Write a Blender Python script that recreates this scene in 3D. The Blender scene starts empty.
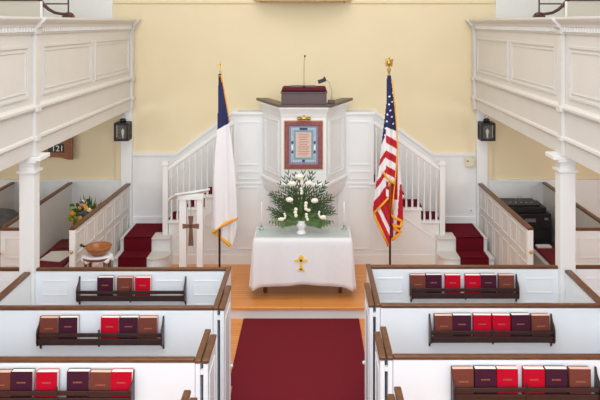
import bpy, math, random
from math import sin, cos, pi, radians
from mathutils import Vector, Matrix

C = bpy.context.scene
COL = C.collection
random.seed(7)

# ------------------------------------------------------------------ camera
F = 700.0                 # focal length in pixels of a 600 px wide frame
CX, CZ = 0.11, 3.35       # camera stands a little right of the aisle, eye at balcony-rail height
VX, VY = 311.0, 23.0      # where the level view axis meets the frame
cam_d = bpy.data.cameras.new('camera')
cam = bpy.data.objects.new('camera', cam_d)
COL.objects.link(cam)
cam.location = (CX, 0, CZ)
cam.rotation_euler = (pi/2, 0, 0)
cam_d.sensor_width = 36
cam_d.lens = 36*F/600
cam_d.shift_x = -(VX-300)/600
cam_d.shift_y = -(200-VY)/600
cam_d.clip_end = 200
C.camera = cam

# ------------------------------------------------------------------ world, lamps, exposure
w = bpy.data.worlds.new('daylight'); C.world = w; w.use_nodes = True
wb = w.node_tree.nodes['Background']
wb.inputs[0].default_value = (0.88, 0.95, 1.0, 1)
wb.inputs[1].default_value = 0.95

def area(name, loc, rot, sx, sy, power, col=(1, 1, 1)):
    l = bpy.data.lights.new(name, 'AREA'); l.shape = 'RECTANGLE'
    l.size = sx; l.size_y = sy; l.energy = power; l.color = col
    o = bpy.data.objects.new(name, l); COL.objects.link(o)
    o.location = loc; o.rotation_euler = rot
    return o
area('rear_window_light', (0.0, -3.5, 4.6), (radians(80), 0, 0), 7, 3.6, 375, (0.86, 0.94, 1.0))
area('overhead_fill_light', (0.0, 6.3, 6.0), (0, 0, 0), 3.6, 3.6, 105, (1.0, 0.97, 0.92))  # this and the next: soft overhead fill, added without any real fixture
area('overhead_fill_light', (0.0, 2.0, 6.0), (0, 0, 0), 3.6, 3.6, 130, (0.98, 0.98, 0.96))
area('under_balcony_fill_light', (-4.85, 7.4, 1.5), (0, radians(-90), 0), 1.0, 2.6, 27, (0.95, 0.98, 1.0))  # this and the next: fill added under the balconies, the wall is solid here
area('under_balcony_fill_light', (4.85, 7.4, 1.5), (0, radians(90), 0), 1.0, 2.6, 27, (0.95, 0.98, 1.0))

vs = C.view_settings
vs.view_transform = 'Standard'; vs.look = 'None'; vs.gamma = 1; vs.use_curve_mapping = False
vs.exposure = 0.0

# ------------------------------------------------------------------ materials
def lin(c):
    return tuple(((v/255)/12.92 if v/255 <= 0.04045 else (((v/255)+0.055)/1.055)**2.4) for v in c) + (1,)

def mat(name, rgb, rough=0.5, metal=0.0, noise=0.0, nscale=8.0, bump=0.0, bscale=60.0, spec=None,
        sheen=0.0, alpha=1.0, trans=0.0, stretch=(1, 1, 1), emit=None):
    m = bpy.data.materials.new(name); m.use_nodes = True
    nt = m.node_tree; b = nt.nodes['Principled BSDF']
    base = lin(rgb)
    b.inputs['Base Color'].default_value = base
    b.inputs['Roughness'].default_value = rough
    b.inputs['Metallic'].default_value = metal
    if spec is not None: b.inputs['Specular IOR Level'].default_value = spec
    if sheen: b.inputs['Sheen Weight'].default_value = sheen
    if trans: b.inputs['Transmission Weight'].default_value = trans
    if alpha < 1: b.inputs['Alpha'].default_value = alpha
    tc = nt.nodes.new('ShaderNodeTexCoord'); mp = nt.nodes.new('ShaderNodeMapping')
    mp.inputs['Scale'].default_value = stretch
    nt.links.new(tc.outputs['Object'], mp.inputs['Vector'])
    if noise:
        n = nt.nodes.new('ShaderNodeTexNoise'); n.inputs['Scale'].default_value = nscale
        n.inputs['Detail'].default_value = 4
        nt.links.new(mp.outputs[0], n.inputs['Vector'])
        r = nt.nodes.new('ShaderNodeValToRGB')
        r.color_ramp.elements[0].position = 0.3; r.color_ramp.elements[1].position = 0.7
        r.color_ramp.elements[0].color = tuple(v*(1-noise) for v in base[:3])+(1,)
        r.color_ramp.elements[1].color = tuple(min(1, v*(1+noise)) for v in base[:3])+(1,)
        nt.links.new(n.outputs['Fac'], r.inputs[0]); nt.links.new(r.outputs[0], b.inputs['Base Color'])
    if bump:
        n2 = nt.nodes.new('ShaderNodeTexNoise'); n2.inputs['Scale'].default_value = bscale
        nt.links.new(mp.outputs[0], n2.inputs['Vector'])
        bp = nt.nodes.new('ShaderNodeBump'); bp.inputs['Strength'].default_value = bump
        bp.inputs['Distance'].default_value = 0.004
        nt.links.new(n2.outputs['Fac'], bp.inputs['Height']); nt.links.new(bp.outputs[0], b.inputs['Normal'])
    return m

def plank_mat(name, c1, c2, rough=0.35):
    m = bpy.data.materials.new(name); m.use_nodes = True
    nt = m.node_tree; b = nt.nodes['Principled BSDF']
    tc = nt.nodes.new('ShaderNodeTexCoord')
    br = nt.nodes.new('ShaderNodeTexBrick')
    br.inputs['Color1'].default_value = lin(c1); br.inputs['Color2'].default_value = lin(c2)
    br.inputs['Mortar'].default_value = lin(tuple(int(v*0.62) for v in c2))
    br.inputs['Scale'].default_value = 1.0
    br.inputs['Mortar Size'].default_value = 0.0016
    br.inputs['Brick Width'].default_value = 1.7
    br.inputs['Row Height'].default_value = 0.062
    nt.links.new(tc.outputs['Object'], br.inputs['Vector'])
    mp = nt.nodes.new('ShaderNodeMapping'); mp.inputs['Scale'].default_value = (2, 40, 2)
    n = nt.nodes.new('ShaderNodeTexNoise'); n.inputs['Scale'].default_value = 1.5; n.inputs['Detail'].default_value = 5
    nt.links.new(tc.outputs['Object'], mp.inputs[0]); nt.links.new(mp.outputs[0], n.inputs['Vector'])
    mx = nt.nodes.new('ShaderNodeMix'); mx.data_type = 'RGBA'; mx.blend_type = 'MULTIPLY'
    mx.inputs['Factor'].default_value = 0.12
    nt.links.new(br.outputs['Color'], mx.inputs[6]); nt.links.new(n.outputs['Fac'], mx.inputs[7])
    nt.links.new(mx.outputs[2], b.inputs['Base Color'])
    b.inputs['Roughness'].default_value = rough
    return m

M = {}
M['pew'] = mat('white_paint_window_tint', (236, 240, 246), 0.45, noise=0.01, nscale=3)  # white paint with the rear windows' cool light put into its colour
M['white'] = mat('white_paint', (236, 237, 238), 0.45, noise=0.015, nscale=3)
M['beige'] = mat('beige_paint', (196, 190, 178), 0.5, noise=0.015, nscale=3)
M['warm'] = mat('off_white_paint', (217, 214, 211), 0.45, noise=0.015, nscale=3)
M['yellow'] = mat('yellow_plaster', (235, 219, 184), 0.8, noise=0.02, nscale=1.5, bump=0.1)
M['ceil'] = mat('ceiling_plaster', (240, 236, 224), 0.8, noise=0.01)
M['rail'] = mat('stained_rail_wood', (100, 58, 30), 0.35, noise=0.28, nscale=6, stretch=(3, 3, 12))
M['floor'] = plank_mat('floorboards', (240, 160, 84), (228, 148, 72))
M['carpet'] = mat('red_carpet', (116, 32, 44), 0.95, noise=0.12, nscale=90, bump=0.5, bscale=300, spec=0.1)
M['runner'] = mat('stair_carpet', (102, 18, 32), 0.95, noise=0.1, nscale=90, bump=0.4, bscale=300, spec=0.1)
M['mahog'] = mat('mahogany', (48, 18, 14), 0.4, noise=0.25, nscale=7, stretch=(2, 10, 10))
M['scroll'] = mat('scroll_wood', (72, 34, 27), 0.3, noise=0.2, nscale=7)
M['bred'] = mat('red_cloth_cover', (186, 4, 38), 0.8, spec=0.15, noise=0.05, nscale=20)
M['bpur'] = mat('plum_cloth_cover', (68, 26, 46), 0.8, spec=0.15, noise=0.08, nscale=20)
M['bbrn'] = mat('brown_cloth_cover', (116, 60, 50), 0.8, spec=0.15, noise=0.08, nscale=20)
M['page'] = mat('paper', (246, 243, 236), 0.8, noise=0.03, nscale=80)
M['pinkpage'] = mat('aged_paper', (236, 196, 178), 0.8, noise=0.03, nscale=80)
M['lettering'] = mat('worn_gilt', (170, 100, 62), 0.5, noise=0.05)
M['gilt'] = mat('gilt', (206, 150, 90), 0.35, 0.4, noise=0.05)
M['brass'] = mat('brass', (206, 164, 88), 0.25, 0.9, noise=0.05)
M['gold'] = mat('gold_fringe', (244, 172, 34), 0.6, noise=0.12, nscale=120, bump=0.3)
M['linen'] = mat('white_linen', (232, 232, 238), 0.8, noise=0.015, nscale=30, bump=0.15, bscale=300, sheen=0.1)
M['silk'] = mat('white_flag_cloth', (240, 238, 242), 0.6, noise=0.01)
M['fblue'] = mat('blue_flag_cloth', (27, 33, 86), 0.7, noise=0.05, nscale=20)
M['fred'] = mat('red_flag_cloth', (190, 8, 38), 0.6, noise=0.05, nscale=20)
M['pole'] = mat('dark_pole_wood', (60, 42, 38), 0.35, noise=0.2)
M['cross'] = mat('walnut', (116, 84, 66), 0.5, noise=0.2, nscale=12)
M['desk'] = mat('dusky_painted_wood', (92, 74, 78), 0.5, noise=0.06, nscale=8)
M['ledge'] = mat('grey_brown_wood', (92, 74, 66), 0.4, noise=0.12, nscale=10)
M['velvet'] = mat('burgundy_velvet', (84, 8, 28), 0.9, noise=0.12, nscale=30)
M['frame'] = mat('carved_red_frame', (140, 74, 74), 0.4, noise=0.2, nscale=30)
M['mblue'] = mat('mat_slate_blue', (142, 140, 164), 0.7, noise=0.1, nscale=60)
M['mlight'] = mat('mat_pale_blue', (176, 196, 210), 0.7, noise=0.08, nscale=60)
M['mteal'] = mat('mat_teal', (126, 160, 174), 0.7, noise=0.08, nscale=60)
M['mdark'] = mat('mat_navy', (58, 62, 110), 0.7, noise=0.1, nscale=60)
M['print'] = mat('printed_sheet', (220, 190, 176), 0.8, noise=0.1, nscale=120)
M['black'] = mat('black_metal', (26, 22, 22), 0.45, noise=0.1)
M['case'] = mat('black_case', (22, 22, 26), 0.5, noise=0.2, nscale=30)
M['steel'] = mat('brushed_steel', (170, 172, 178), 0.3, 0.8, noise=0.05)
M['grey'] = mat('grey_metal', (130, 134, 140), 0.4, 0.3, noise=0.05)
M['bowl'] = mat('oiled_bowl_wood', (156, 96, 50), 0.3, noise=0.25, nscale=10, stretch=(1, 1, 6))
M['leg'] = mat('brown_leg_wood', (104, 60, 42), 0.4, noise=0.2)
M['leaf'] = mat('palm_leaf', (58, 82, 44), 0.5, noise=0.25, nscale=14)
M['fern'] = mat('fern_leaf', (88, 122, 56), 0.55, noise=0.25, nscale=14)
M['petal'] = mat('white_petal', (246, 244, 228), 0.6, noise=0.03, nscale=40)
M['ceramic'] = mat('white_ceramic', (240, 240, 242), 0.15, noise=0.01)
M['wax'] = mat('wax', (246, 244, 240), 0.4, noise=0.01)
M['glass'] = mat('glass', (214, 232, 230), 0.05, trans=0.9)
M['sheetglass'] = mat('sheet_glass', (206, 226, 220), 0.08, alpha=0.28)
M['goldthread'] = mat('gold_thread', (246, 206, 84), 0.5, noise=0.1, nscale=120)
M['lglass'] = mat('lantern_glass', (232, 232, 232), 0.1, alpha=0.06, spec=0.3)
M['cushion'] = mat('pew_cushion', (118, 26, 44), 0.9, noise=0.15, nscale=40)
M['darkwood'] = mat('dark_door_wood', (50, 38, 32), 0.5, noise=0.2)
M['board'] = mat('reddish_board_wood', (142, 84, 40), 0.4, noise=0.25, nscale=8, stretch=(1, 1, 6))
M['greycloth'] = mat('grey_cloth', (84, 84, 86), 0.9, noise=0.3, nscale=12)
M['ivory'] = mat('ivory_plastic', (226, 218, 186), 0.5, noise=0.01)
M['fy'] = mat('yellow_petal', (226, 170, 60), 0.6, noise=0.1)
M['fp'] = mat('pink_petal', (214, 150, 156), 0.6, noise=0.1)
M['fb'] = mat('blue_petal', (66, 100, 132), 0.6, noise=0.1)
M['fg'] = mat('lime_petal', (168, 170, 84), 0.6, noise=0.1)
M['tester'] = mat('buff_paint', (206, 180, 130), 0.6, noise=0.03)

# ------------------------------------------------------------------ mesh helpers
class MB:
    def __init__(s): s.v = []; s.f = []; s.m = []; s.smooth = []
    def add(s, vs, fs, mi=0, sm=False):
        k = len(s.v); s.v += [tuple(p) for p in vs]
        for f in fs: s.f.append(tuple(i+k for i in f)); s.m.append(mi); s.smooth.append(sm)
        return s
    def box(s, x0, x1, y0, y1, z0, z1, mi=0):
        if x0 > x1: x0, x1 = x1, x0
        if y0 > y1: y0, y1 = y1, y0
        if z0 > z1: z0, z1 = z1, z0
        v = [(x, y, z) for z in (z0, z1) for y in (y0, y1) for x in (x0, x1)]
        return s.add(v, [(0, 2, 3, 1), (4, 5, 7, 6), (0, 1, 5, 4), (2, 6, 7, 3), (0, 4, 6, 2), (1, 3, 7, 5)], mi)
    def obox(s, a, b, w, h, mi=0):
        """bar from a to b; w sideways (horizontal), h the other way"""
        a = Vector(a); b = Vector(b); d = (b-a).normalized()
        up = Vector((0, 0, 1)) if abs(d.z) < 0.95 else Vector((0, 1, 0))
        u = d.cross(up).normalized(); n = u.cross(d).normalized()
        vs = [p+u*(i*w/2)+n*(j*h/2) for p in (a, b) for i, j in ((-1, -1), (1, -1), (1, 1), (-1, 1))]
        return s.add(vs, [(0, 1, 2, 3), (7, 6, 5, 4), (0, 4, 5, 1), (1, 5, 6, 2), (2, 6, 7, 3), (3, 7, 4, 0)], mi)
    def prism(s, pts, axis, a0, a1, mi=0):
        """2D polygon extruded; axis x: pts are (y,z), axis y: (x,z), axis z: (x,y)"""
        def P(p, a):
            return {'x': (a, p[0], p[1]), 'y': (p[0], a, p[1]), 'z': (p[0], p[1], a)}[axis]
        n = len(pts)
        vs = [P(p, a0) for p in pts]+[P(p, a1) for p in pts]
        fs = [tuple(range(n)), tuple(range(2*n-1, n-1, -1))]
        fs += [(i, i+n, (i+1) % n+n, (i+1) % n) for i in range(n)]
        return s.add(vs, fs, mi)
    def tube(s, pts, r, n=8, mi=0, caps=True):
        pts = [Vector(p) for p in pts]
        rs = r if isinstance(r, (list, tuple)) else [r]*len(pts)
        vs = []; u = None
        for i, p in enumerate(pts):
            d = (pts[min(i+1, len(pts)-1)]-pts[max(i-1, 0)])
            d = d.normalized() if d.length > 1e-9 else Vector((0, 0, 1))
            if u is None:
                u = d.cross(Vector((0, 0, 1)) if abs(d.z) < 0.9 else Vector((1, 0, 0))).normalized()
            else:
                u = (u-d*u.dot(d)).normalized()
            v = d.cross(u)
            for k in range(n):
                a = 2*pi*k/n
                vs.append(p+(u*cos(a)+v*sin(a))*rs[i])
        fs = []
        for i in range(len(pts)-1):
            for k in range(n):
                fs.append((i*n+k, i*n+(k+1) % n, (i+1)*n+(k+1) % n, (i+1)*n+k))
        s.add(vs, fs, mi, True)
        if caps:
            b = len(s.v)-len(vs); L = (len(pts)-1)*n
            s.f += [tuple(b+k for k in range(n-1, -1, -1)), tuple(b+L+k for k in range(n))]
            s.m += [mi, mi]; s.smooth += [False, False]
        return s
    def lathe(s, prof, cx, cy, n=20, mi=0, sx=1.0, sy=1.0):
        """prof: (radius, z)"""
        vs = [(cx+r*sx*cos(2*pi*k/n), cy+r*sy*sin(2*pi*k/n), z) for r, z in prof for k in range(n)]
        fs = [(i*n+k, i*n+(k+1) % n, (i+1)*n+(k+1) % n, (i+1)*n+k) for i in range(len(prof)-1) for k in range(n)]
        s.add(vs, fs, mi, True)
        b = len(s.v)-len(vs)
        s.f += [tuple(b+k for k in range(n-1, -1, -1)), tuple(b+(len(prof)-1)*n+k for k in range(n))]
        s.m += [mi, mi]; s.smooth += [False, False]
        return s
    def ball(s, c, r, mi=0, n=10, sx=1, sy=1, sz=1):
        rings = max(4, n//2); prof = []
        for i in range(rings+1):
            a = -pi/2+pi*i/rings
            prof.append((max(1e-4, r*cos(a)), c[2]+r*sz*sin(a)))
        return s.lathe(prof, c[0], c[1], n, mi, sx, sy)
    def rectmould(s, o, u, v, w, h, t, d, nrm, mi=0):
        """raised picture-frame moulding; o lower-left corner, u/v unit axes, nrm outward"""
        o = Vector(o); u = Vector(u); v = Vector(v); nrm = Vector(nrm)
        def bar(a0, a1, b0, b1):
            vs = [o+u*a+v*b+nrm*c for c in (0, d) for a, b in ((a0, b0), (a1, b0), (a1, b1), (a0, b1))]
            s.add(vs, [(3, 2, 1, 0), (4, 5, 6, 7), (0, 1, 5, 4), (1, 2, 6, 5), (2, 3, 7, 6), (3, 0, 4, 7)], mi)
        bar(0, w, 0, t); bar(0, w, h-t, h); bar(0, t, t, h-t); bar(w-t, w, t, h-t)
        return s

ORG = {}
def _link(name, mb, mats, org, parent=None, bevel=0.0, solid=0.0, subsurf=0):
    me = bpy.data.meshes.new(name)
    me.from_pydata([(a-org[0], b-org[1], c-org[2]) for a, b, c in mb.v], [], mb.f)
    if not isinstance(mats, (list, tuple)): mats = [mats]
    for m_ in mats: me.materials.append(M[m_])
    for p, mi, sm in zip(me.polygons, mb.m, mb.smooth):
        p.material_index = mi; p.use_smooth = sm
    me.update()
    import bmesh
    bm = bmesh.new(); bm.from_mesh(me); bmesh.ops.recalc_face_normals(bm, faces=bm.faces); bm.to_mesh(me); bm.free()
    o = bpy.data.objects.new(name, me); COL.objects.link(o)
    if parent: o.parent = parent
    else: o.location = org
    ORG[o.name] = tuple(org)
    if solid:
        md = o.modifiers.new('solid', 'SOLIDIFY'); md.thickness = solid; md.offset = 0
    if bevel:
        md = o.modifiers.new('bevel', 'BEVEL'); md.width = bevel; md.segments = 2; md.limit_method = 'ANGLE'
    return o
def part(name, mb, mats, parent, label=None, **k):
    o = _link(name, mb, mats, ORG[parent.name], parent, **k)
    if label: o['label'] = label
    return o
def tag(o, label, cat, group=None, kind=None):
    o['label'] = label; o['category'] = cat
    if group: o['group'] = group
    if kind: o['kind'] = kind
    return o
def thing(name, loc, label, cat, group=None):
    o = bpy.data.objects.new(name, None); COL.objects.link(o)
    o.empty_display_size = 0.1
    o.location = loc; ORG[o.name] = tuple(loc)
    return tag(o, label, cat, group)
def single(name, mb, mats, loc, label, cat, group=None, **k):
    return tag(_link(name, mb, mats, loc, **k), label, cat, group)
def struct(name, mb, mats, **k):
    o = _link(name, mb, mats, (0, 0, 0), **k); o['kind'] = 'structure'
    return o
def copy_tree(o, parent=None):
    c = o.copy(); COL.objects.link(c)
    if parent: c.parent = parent
    for ch in [x for x in bpy.data.objects if x.parent == o]: copy_tree(ch, c)
    return c
def at(px, py, d):
    """point of the room seen at (px, py) of the photograph when it lies d metres ahead"""
    return Vector((CX+(px-VX)*d/F, d, CZ-(py-VY)*d/F))

# ================================================================== THE ROOM
BW = 9.85          # back wall
SW = 5.0           # side walls
XC = 0.015         # centre line of the chancel
PZ = 0.14          # platform height
struct('floor', MB().box(-SW, SW, 1.5, BW, -0.1, 0), 'floor')
struct('ceiling', MB().box(-SW, SW, 1.5, BW+0.1, 6.4, 6.5), 'ceil')
struct('wall_back', MB().box(-SW-0.1, SW+0.1, BW, BW+0.15, -0.1, 6.5), 'yellow')
for s, nm in ((-1, 'left'), (1, 'right')):
    # side walls with two tall window openings each, above the balconies
    mb = MB()
    xa, xb = s*SW, s*(SW+0.15)
    mb.box(xa, xb, 1.5, BW, -0.1, 3.6); mb.box(xa, xb, 1.5, BW, 5.9, 6.5)
    for y0, y1 in ((1.5, 2.4), (4.6, 5.6), (7.8, 9.85)): mb.box(xa, xb, y0, y1, 3.6, 5.9)
    struct('wall_'+nm, mb, 'yellow')
    for i, (y0, y1) in enumerate(((2.4, 4.6), (5.6, 7.8))):
        wf = MB()
        for a, b in ((y0, y0+0.07), (y1-0.07, y1), ((y0+y1)/2-0.02, (y0+y1)/2+0.02)): wf.box(xa, xa+s*0.08, a, b, 3.6, 5.9)
        for z in (3.6, 4.35, 5.1, 5.83): wf.box(xa, xa+s*0.08, y0, y1, z, z+0.07)
        struct('window_%d' % (i+1+(2 if s > 0 else 0)), wf, 'white')
    # pale wall piers beside the chancel, above the balcony
    struct('trim_%d' % (1 if s < 0 else 2), MB().box(XC+s*2.69, s*SW, BW-0.03, BW, 2.2, 6.4), 'white')
    # wainscot under the balcony and its cap
    mb = MB(); mb.box(XC+s*2.56, s*SW, BW-0.02, BW, 0, 1.12); mb.box(XC+s*2.56, s*SW, BW-0.035, BW, 1.12, 1.15)
    for k in range(5):
        x0 = XC+s*(2.66+0.5*k)
        mb.box(x0, x0+s*0.012, BW-0.026, BW-0.02, 0.1, 1.1)
    mb.box(s*SW, s*(SW-0.02), 1.5, BW, 0, 1.12); mb.box(s*SW, s*(SW-0.035), 1.5, BW, 1.12, 1.15)
    struct('trim_%d' % (3 if s < 0 else 4), mb, 'white')
    # pilaster carrying the far end of the balcony, plus the plaster strip beside it
    mb = MB(); mb.box(XC+s*2.405, XC+s*2.555, BW-0.1, BW, 0, 2.15)
    struct('trim_%d' % (5 if s < 0 else 6), mb, 'white', bevel=0.004)
    struct('trim_%d' % (7 if s < 0 else 8), MB().box(XC+s*2.56, XC+s*2.64, BW-0.045, BW-0.036, 1.15, 2.15), 'yellow')
    # chancel wainscot that climbs with the stair
    pts = [(XC+s*2.405, PZ), (XC+s*0.3, PZ), (XC+s*0.3, 2.10), (XC+s*0.97, 2.10), (XC+s*1.80, 1.49), (XC+s*2.405, 1.49)]
    mb = MB().prism(pts, 'y', BW-0.02, BW)
    cap = [(XC+s*2.405, 1.49), (XC+s*1.80, 1.49), (XC+s*0.97, 2.10), (XC+s*0.3, 2.10), (XC+s*0.3, 2.135), (XC+s*0.985, 2.135), (XC+s*1.81, 1.525), (XC+s*2.405, 1.525)]
    mb.prism(cap, 'y', BW-0.04, BW)
    struct('trim_%d' % (9 if s < 0 else 10), mb, 'white')
    struct('baseboard_'+nm, MB().box(XC+s*1.86, XC+s*2.405, BW-0.04, BW-0.02, 0.54, 0.63), 'white')
struct('trim_11', MB().box(-2.7, 2.7, BW-0.025, BW, 3.63, 3.66), 'yellow')
struct('door_1', MB().box(-4.75, -4.29, BW-0.06, BW-0.021, 1.151, 2.02), 'darkwood')

# platform: boards with a rounded nosing over a white riser
struct('platform_riser', MB().box(-2.45, 2.45, 7.93, 8.0, 0, PZ-0.03), 'white')
struct('platform', MB().box(-2.45, 2.45, 7.90, BW-0.02, PZ-0.03, PZ).box(-2.45, 2.45, 8.0, BW-0.02, 0, PZ-0.03), 'floor', bevel=0.006)

# aisle carpet
mb = MB()
mb.prism([(-0.652, 6.46), (0.652, 6.46), (0.652, 7.91), (-0.652, 7.91)], 'z', 0.0, 0.012)
mb.box(-0.612, 0.612, 6.0, 6.46, 0.0, 0.012)
mb.box(-0.558, 0.558, 1.6, 6.0, 0.0, 0.012)
single('aisle_carpet', mb, 'carpet', (0, 5, 0), 'dark red carpet running down the centre aisle to the platform step', 'carpet')

# ================================================================== BALCONIES
ZB = dict(bot=2.15, lowm=2.30, railm=2.55, pb=2.68, pt=3.15, cb=3.25, top=3.405)
def balcony(s):
    xf = XC*0 + s*2.40
    nm = 'left' if s < 0 else 'right'
    yA, yB = 1.8, BW-0.035
    t = thing('balcony', (xf, 5.8, ZB['bot']), 'white panelled balcony along the %s side of the room' % nm, 'balcony')
    def bx(mb, d0, d1, y0, y1, z0, z1): mb.box(xf-s*d0, xf+s*d1, y0, y1, z0, z1)   # d0 = out over aisle, d1 = back
    mb = MB()
    bx(mb, 0, 0.12, yA, yB, ZB['bot']+0.001, ZB['cb'])
    part('parapet', mb, 'warm', t)
    mb = MB()
    u = (0, 1, 0); v = (0, 0, 1); n = (-s, 0, 0)
    for y0, y1 in ((2.6, 4.5), (4.62, 6.2), (6.54, 8.0), (8.12, 9.62)):
        mb.rectmould((xf, y0, ZB['pb']), u, v, y1-y0, ZB['pt']-ZB['pb'], 0.022, 0.012, n)
        mb.rectmould((xf, y0+0.05, ZB['pb']+0.05), u, v, y1-y0-0.1, ZB['pt']-ZB['pb']-0.1, 0.01, 0.007, n)
    part('panel_moulding', mb, 'warm', t)
    # the profiles run along Y: (out, z)
    def run(prof, y0, y1, extra=0.0):
        return [(xf-s*(p+extra), z) for p, z in prof]
    corn = [(0.0, 3.25), (0.012, 3.25), (0.018, 3.30), (0.045, 3.315), (0.05, 3.335), (0.085, 3.365), (0.1, 3.385), (0.1, 3.405), (0, 3.405)]
    mb = MB(); mb.prism([(xf+s*0.16, 3.25)]+run(corn, 0, 0)+[(xf+s*0.16, 3.405)], 'y', yA, yB)
    part('cornice', mb, 'warm', t)
    mb = MB(); y = yA+0.02
    while y < yB-0.02:
        bx(mb, 0.04, 0.0, y, y+0.03, 3.272, 3.312); y += 0.06
    part('dentil_course', mb, 'white', t)
    mb = MB()
    mb.prism(run([(0, 2.55), (0.012, 2.55), (0.035, 2.575), (0.035, 2.595), (0.012, 2.62), (0, 2.62)], 0, 0), 'y', yA, yB)
    mb.prism(run([(0, 2.285), (0.01, 2.285), (0.022, 2.3), (0.018, 2.32), (0, 2.33)], 0, 0), 'y', yA, yB)
    part('string_moulding', mb, 'warm', t)
    for (y0, y1) in ((6.30, 6.39), (BW-0.15, BW-0.036)):
        mb = MB()
        bx(mb, 0.035, 0.0, y0, y1, ZB['bot'], 3.25)
        mb.prism([(xf+s*0.0, 3.25)]+run(corn, 0, 0, 0.035)+[(xf, 3.405)], 'y', y0-0.02, y1+(0.015 if y1 < 9 else 0))
        bx(mb, 0.055, 0.0, y0-0.012, y1, 2.55, 2.60)
        bx(mb, 0.05, 0.0, y0-0.01, y1, 2.285, 2.325)
        part('pilaster', mb, 'warm', t, bevel=0.003)
    mb = MB(); mb.box(xf+s*0.12, s*(SW-0.001), yA, yB, 2.20, 2.34)
    part('soffit', mb, 'ceil', t)
    return t
for s in (-1, 1): balcony(s)

def column(s):
    nm = 'left' if s < 0 else 'right'
    x0, x1 = (-2.518, -2.385) if s < 0 else (2.373, 2.512)
    y0, y1 = (6.30, 6.44) if s < 0 else (6.35, 6.49)
    t = thing('column', ((x0+x1)/2, (y0+y1)/2, 0), 'square white column under the %s balcony' % nm, 'column', None)
    part('shaft', MB().box(x0, x1, y0, y1, 0, 2.05), 'white', t, bevel=0.005)
    part('base', MB().box(x0-0.015, x1+0.015, y0-0.015, y1+0.015, 0, 0.1), 'white', t, bevel=0.004)
    mb = MB(); mb.box(x0-0.02, x1+0.02, y0-0.02, y1+0.02, 1.995, 2.02)
    mb.box(x0, x1, y0, y1, 2.05, 2.09)
    mb.box(x0-0.03, x1+0.03, y0-0.03, y1+0.03, 2.09, 2.11)
    mb.box(x0-0.07, x1+0.07, y0-0.03, y1+0.07, 2.11, 2.148)
    part('capital', mb, 'white', t, bevel=0.005)
for s in (-1, 1): column(s)

# ================================================================== CENTRE PEWS
RT = 1.123    # top of the cap rails
def cap_x(mb, x0, x1, y):      # rail along X
    mb.box(x0, x1, y-0.023, y+0.023, RT-0.024, RT)
def cap_y(mb, x, y0, y1, w=0.042):
    mb.box(x-w/2, x+w/2, y0, y1, RT-0.026, RT)
ROWN = {0: 'front', 1: 'second', 2: 'third'}
PEWY = {-1: (6.37, 5.506, 4.66), 1: (6.43, 5.55, 4.70)}
def centre_pew(s, i):
    nm = 'left' if s < 0 else 'right'
    y = PEWY[s][i]; x_in = s*0.66; x_out = -2.385 if s < 0 else 2.373
    if i: x_out = s*2.40
    t = thing('box_pew', (s*1.5, y, 0), 'white box pew in the %s row, %s of the aisle' % (ROWN[i], nm), 'pew', 'white box pews beside the aisle')
    mb = MB(); mb.box(x_in, x_out, y-0.018, y+0.018, 0, RT-0.028)
    if i == 0:      # raised fielded panels along the top of the first screen
        n = 5; wd = abs(x_out-x_in)/n
        for k in range(n):
            xa = min(x_in, x_out)+k*wd+0.05
            mb.rectmould((xa, y-0.018, 0.88), (1, 0, 0), (0, 0, 1), wd-0.10, 0.135, 0.008, 0.006, (0, -1, 0))
            mb.rectmould((xa, y-0.018, 0.22), (1, 0, 0), (0, 0, 1), wd-0.10, 0.58, 0.008, 0.006, (0, -1, 0))
    part('screen_panel', mb, 'pew', t)
    mb = MB(); cap_x(mb, s*0.663, x_out, y); part('cap_rail', mb, 'rail', t, bevel=0.006)
    # fixed side wall along the aisle, then the door folded back against it
    if i == 0: ya, yb, dn = y-0.89, y+0.05, y-0.42
    else:      ya, yb, dn = y-0.88, y-0.405, y-0.49
    mb = MB(); mb.box(s*0.625, s*0.655, ya+0.006, yb, 0, RT-0.028); part('side_panel', mb, 'pew', t)
    mb = MB(); cap_y(mb, s*0.64, ya, yb, 0.044); part('side_rail', mb, 'rail', t, bevel=0.007)
    mb = MB(); mb.box(s*0.573, s*0.602, ya+0.006, dn, 0.03, RT-0.03)
    mb.rectmould((s*0.573, ya+0.07, 0.15), (0, 1, 0), (0, 0, 1), dn-ya-0.13, 0.85, 0.01, 0.006, (-s, 0, 0))
    d = part('door', mb, 'pew', t)
    mb = MB(); cap_y(mb, s*0.588, ya, dn, 0.046); part('door_rail', mb, 'rail', d, bevel=0.007)
    for z in (1.02, 0.25): part('hinge', MB().box(s*0.603, s*0.624, ya+0.012, ya+0.04, z, z+0.03), 'white', d)
    mb = MB(); mb.ball((s*0.563, dn-0.03, 0.45), 0.016, 0); part('door_knob', mb, 'ceramic', d)
    if i:
        part('seat', MB().box(s*0.70, s*2.36, y+0.02, y+0.40, 0.42, 0.45), 'pew', t)
        part('seat_riser', MB().box(s*0.70, s*2.36, y+0.35, y+0.37, 0, 0.42), 'pew', t)
    return t
for s in (-1, 1):
    for i in range(3): centre_pew(s, i)

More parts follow.
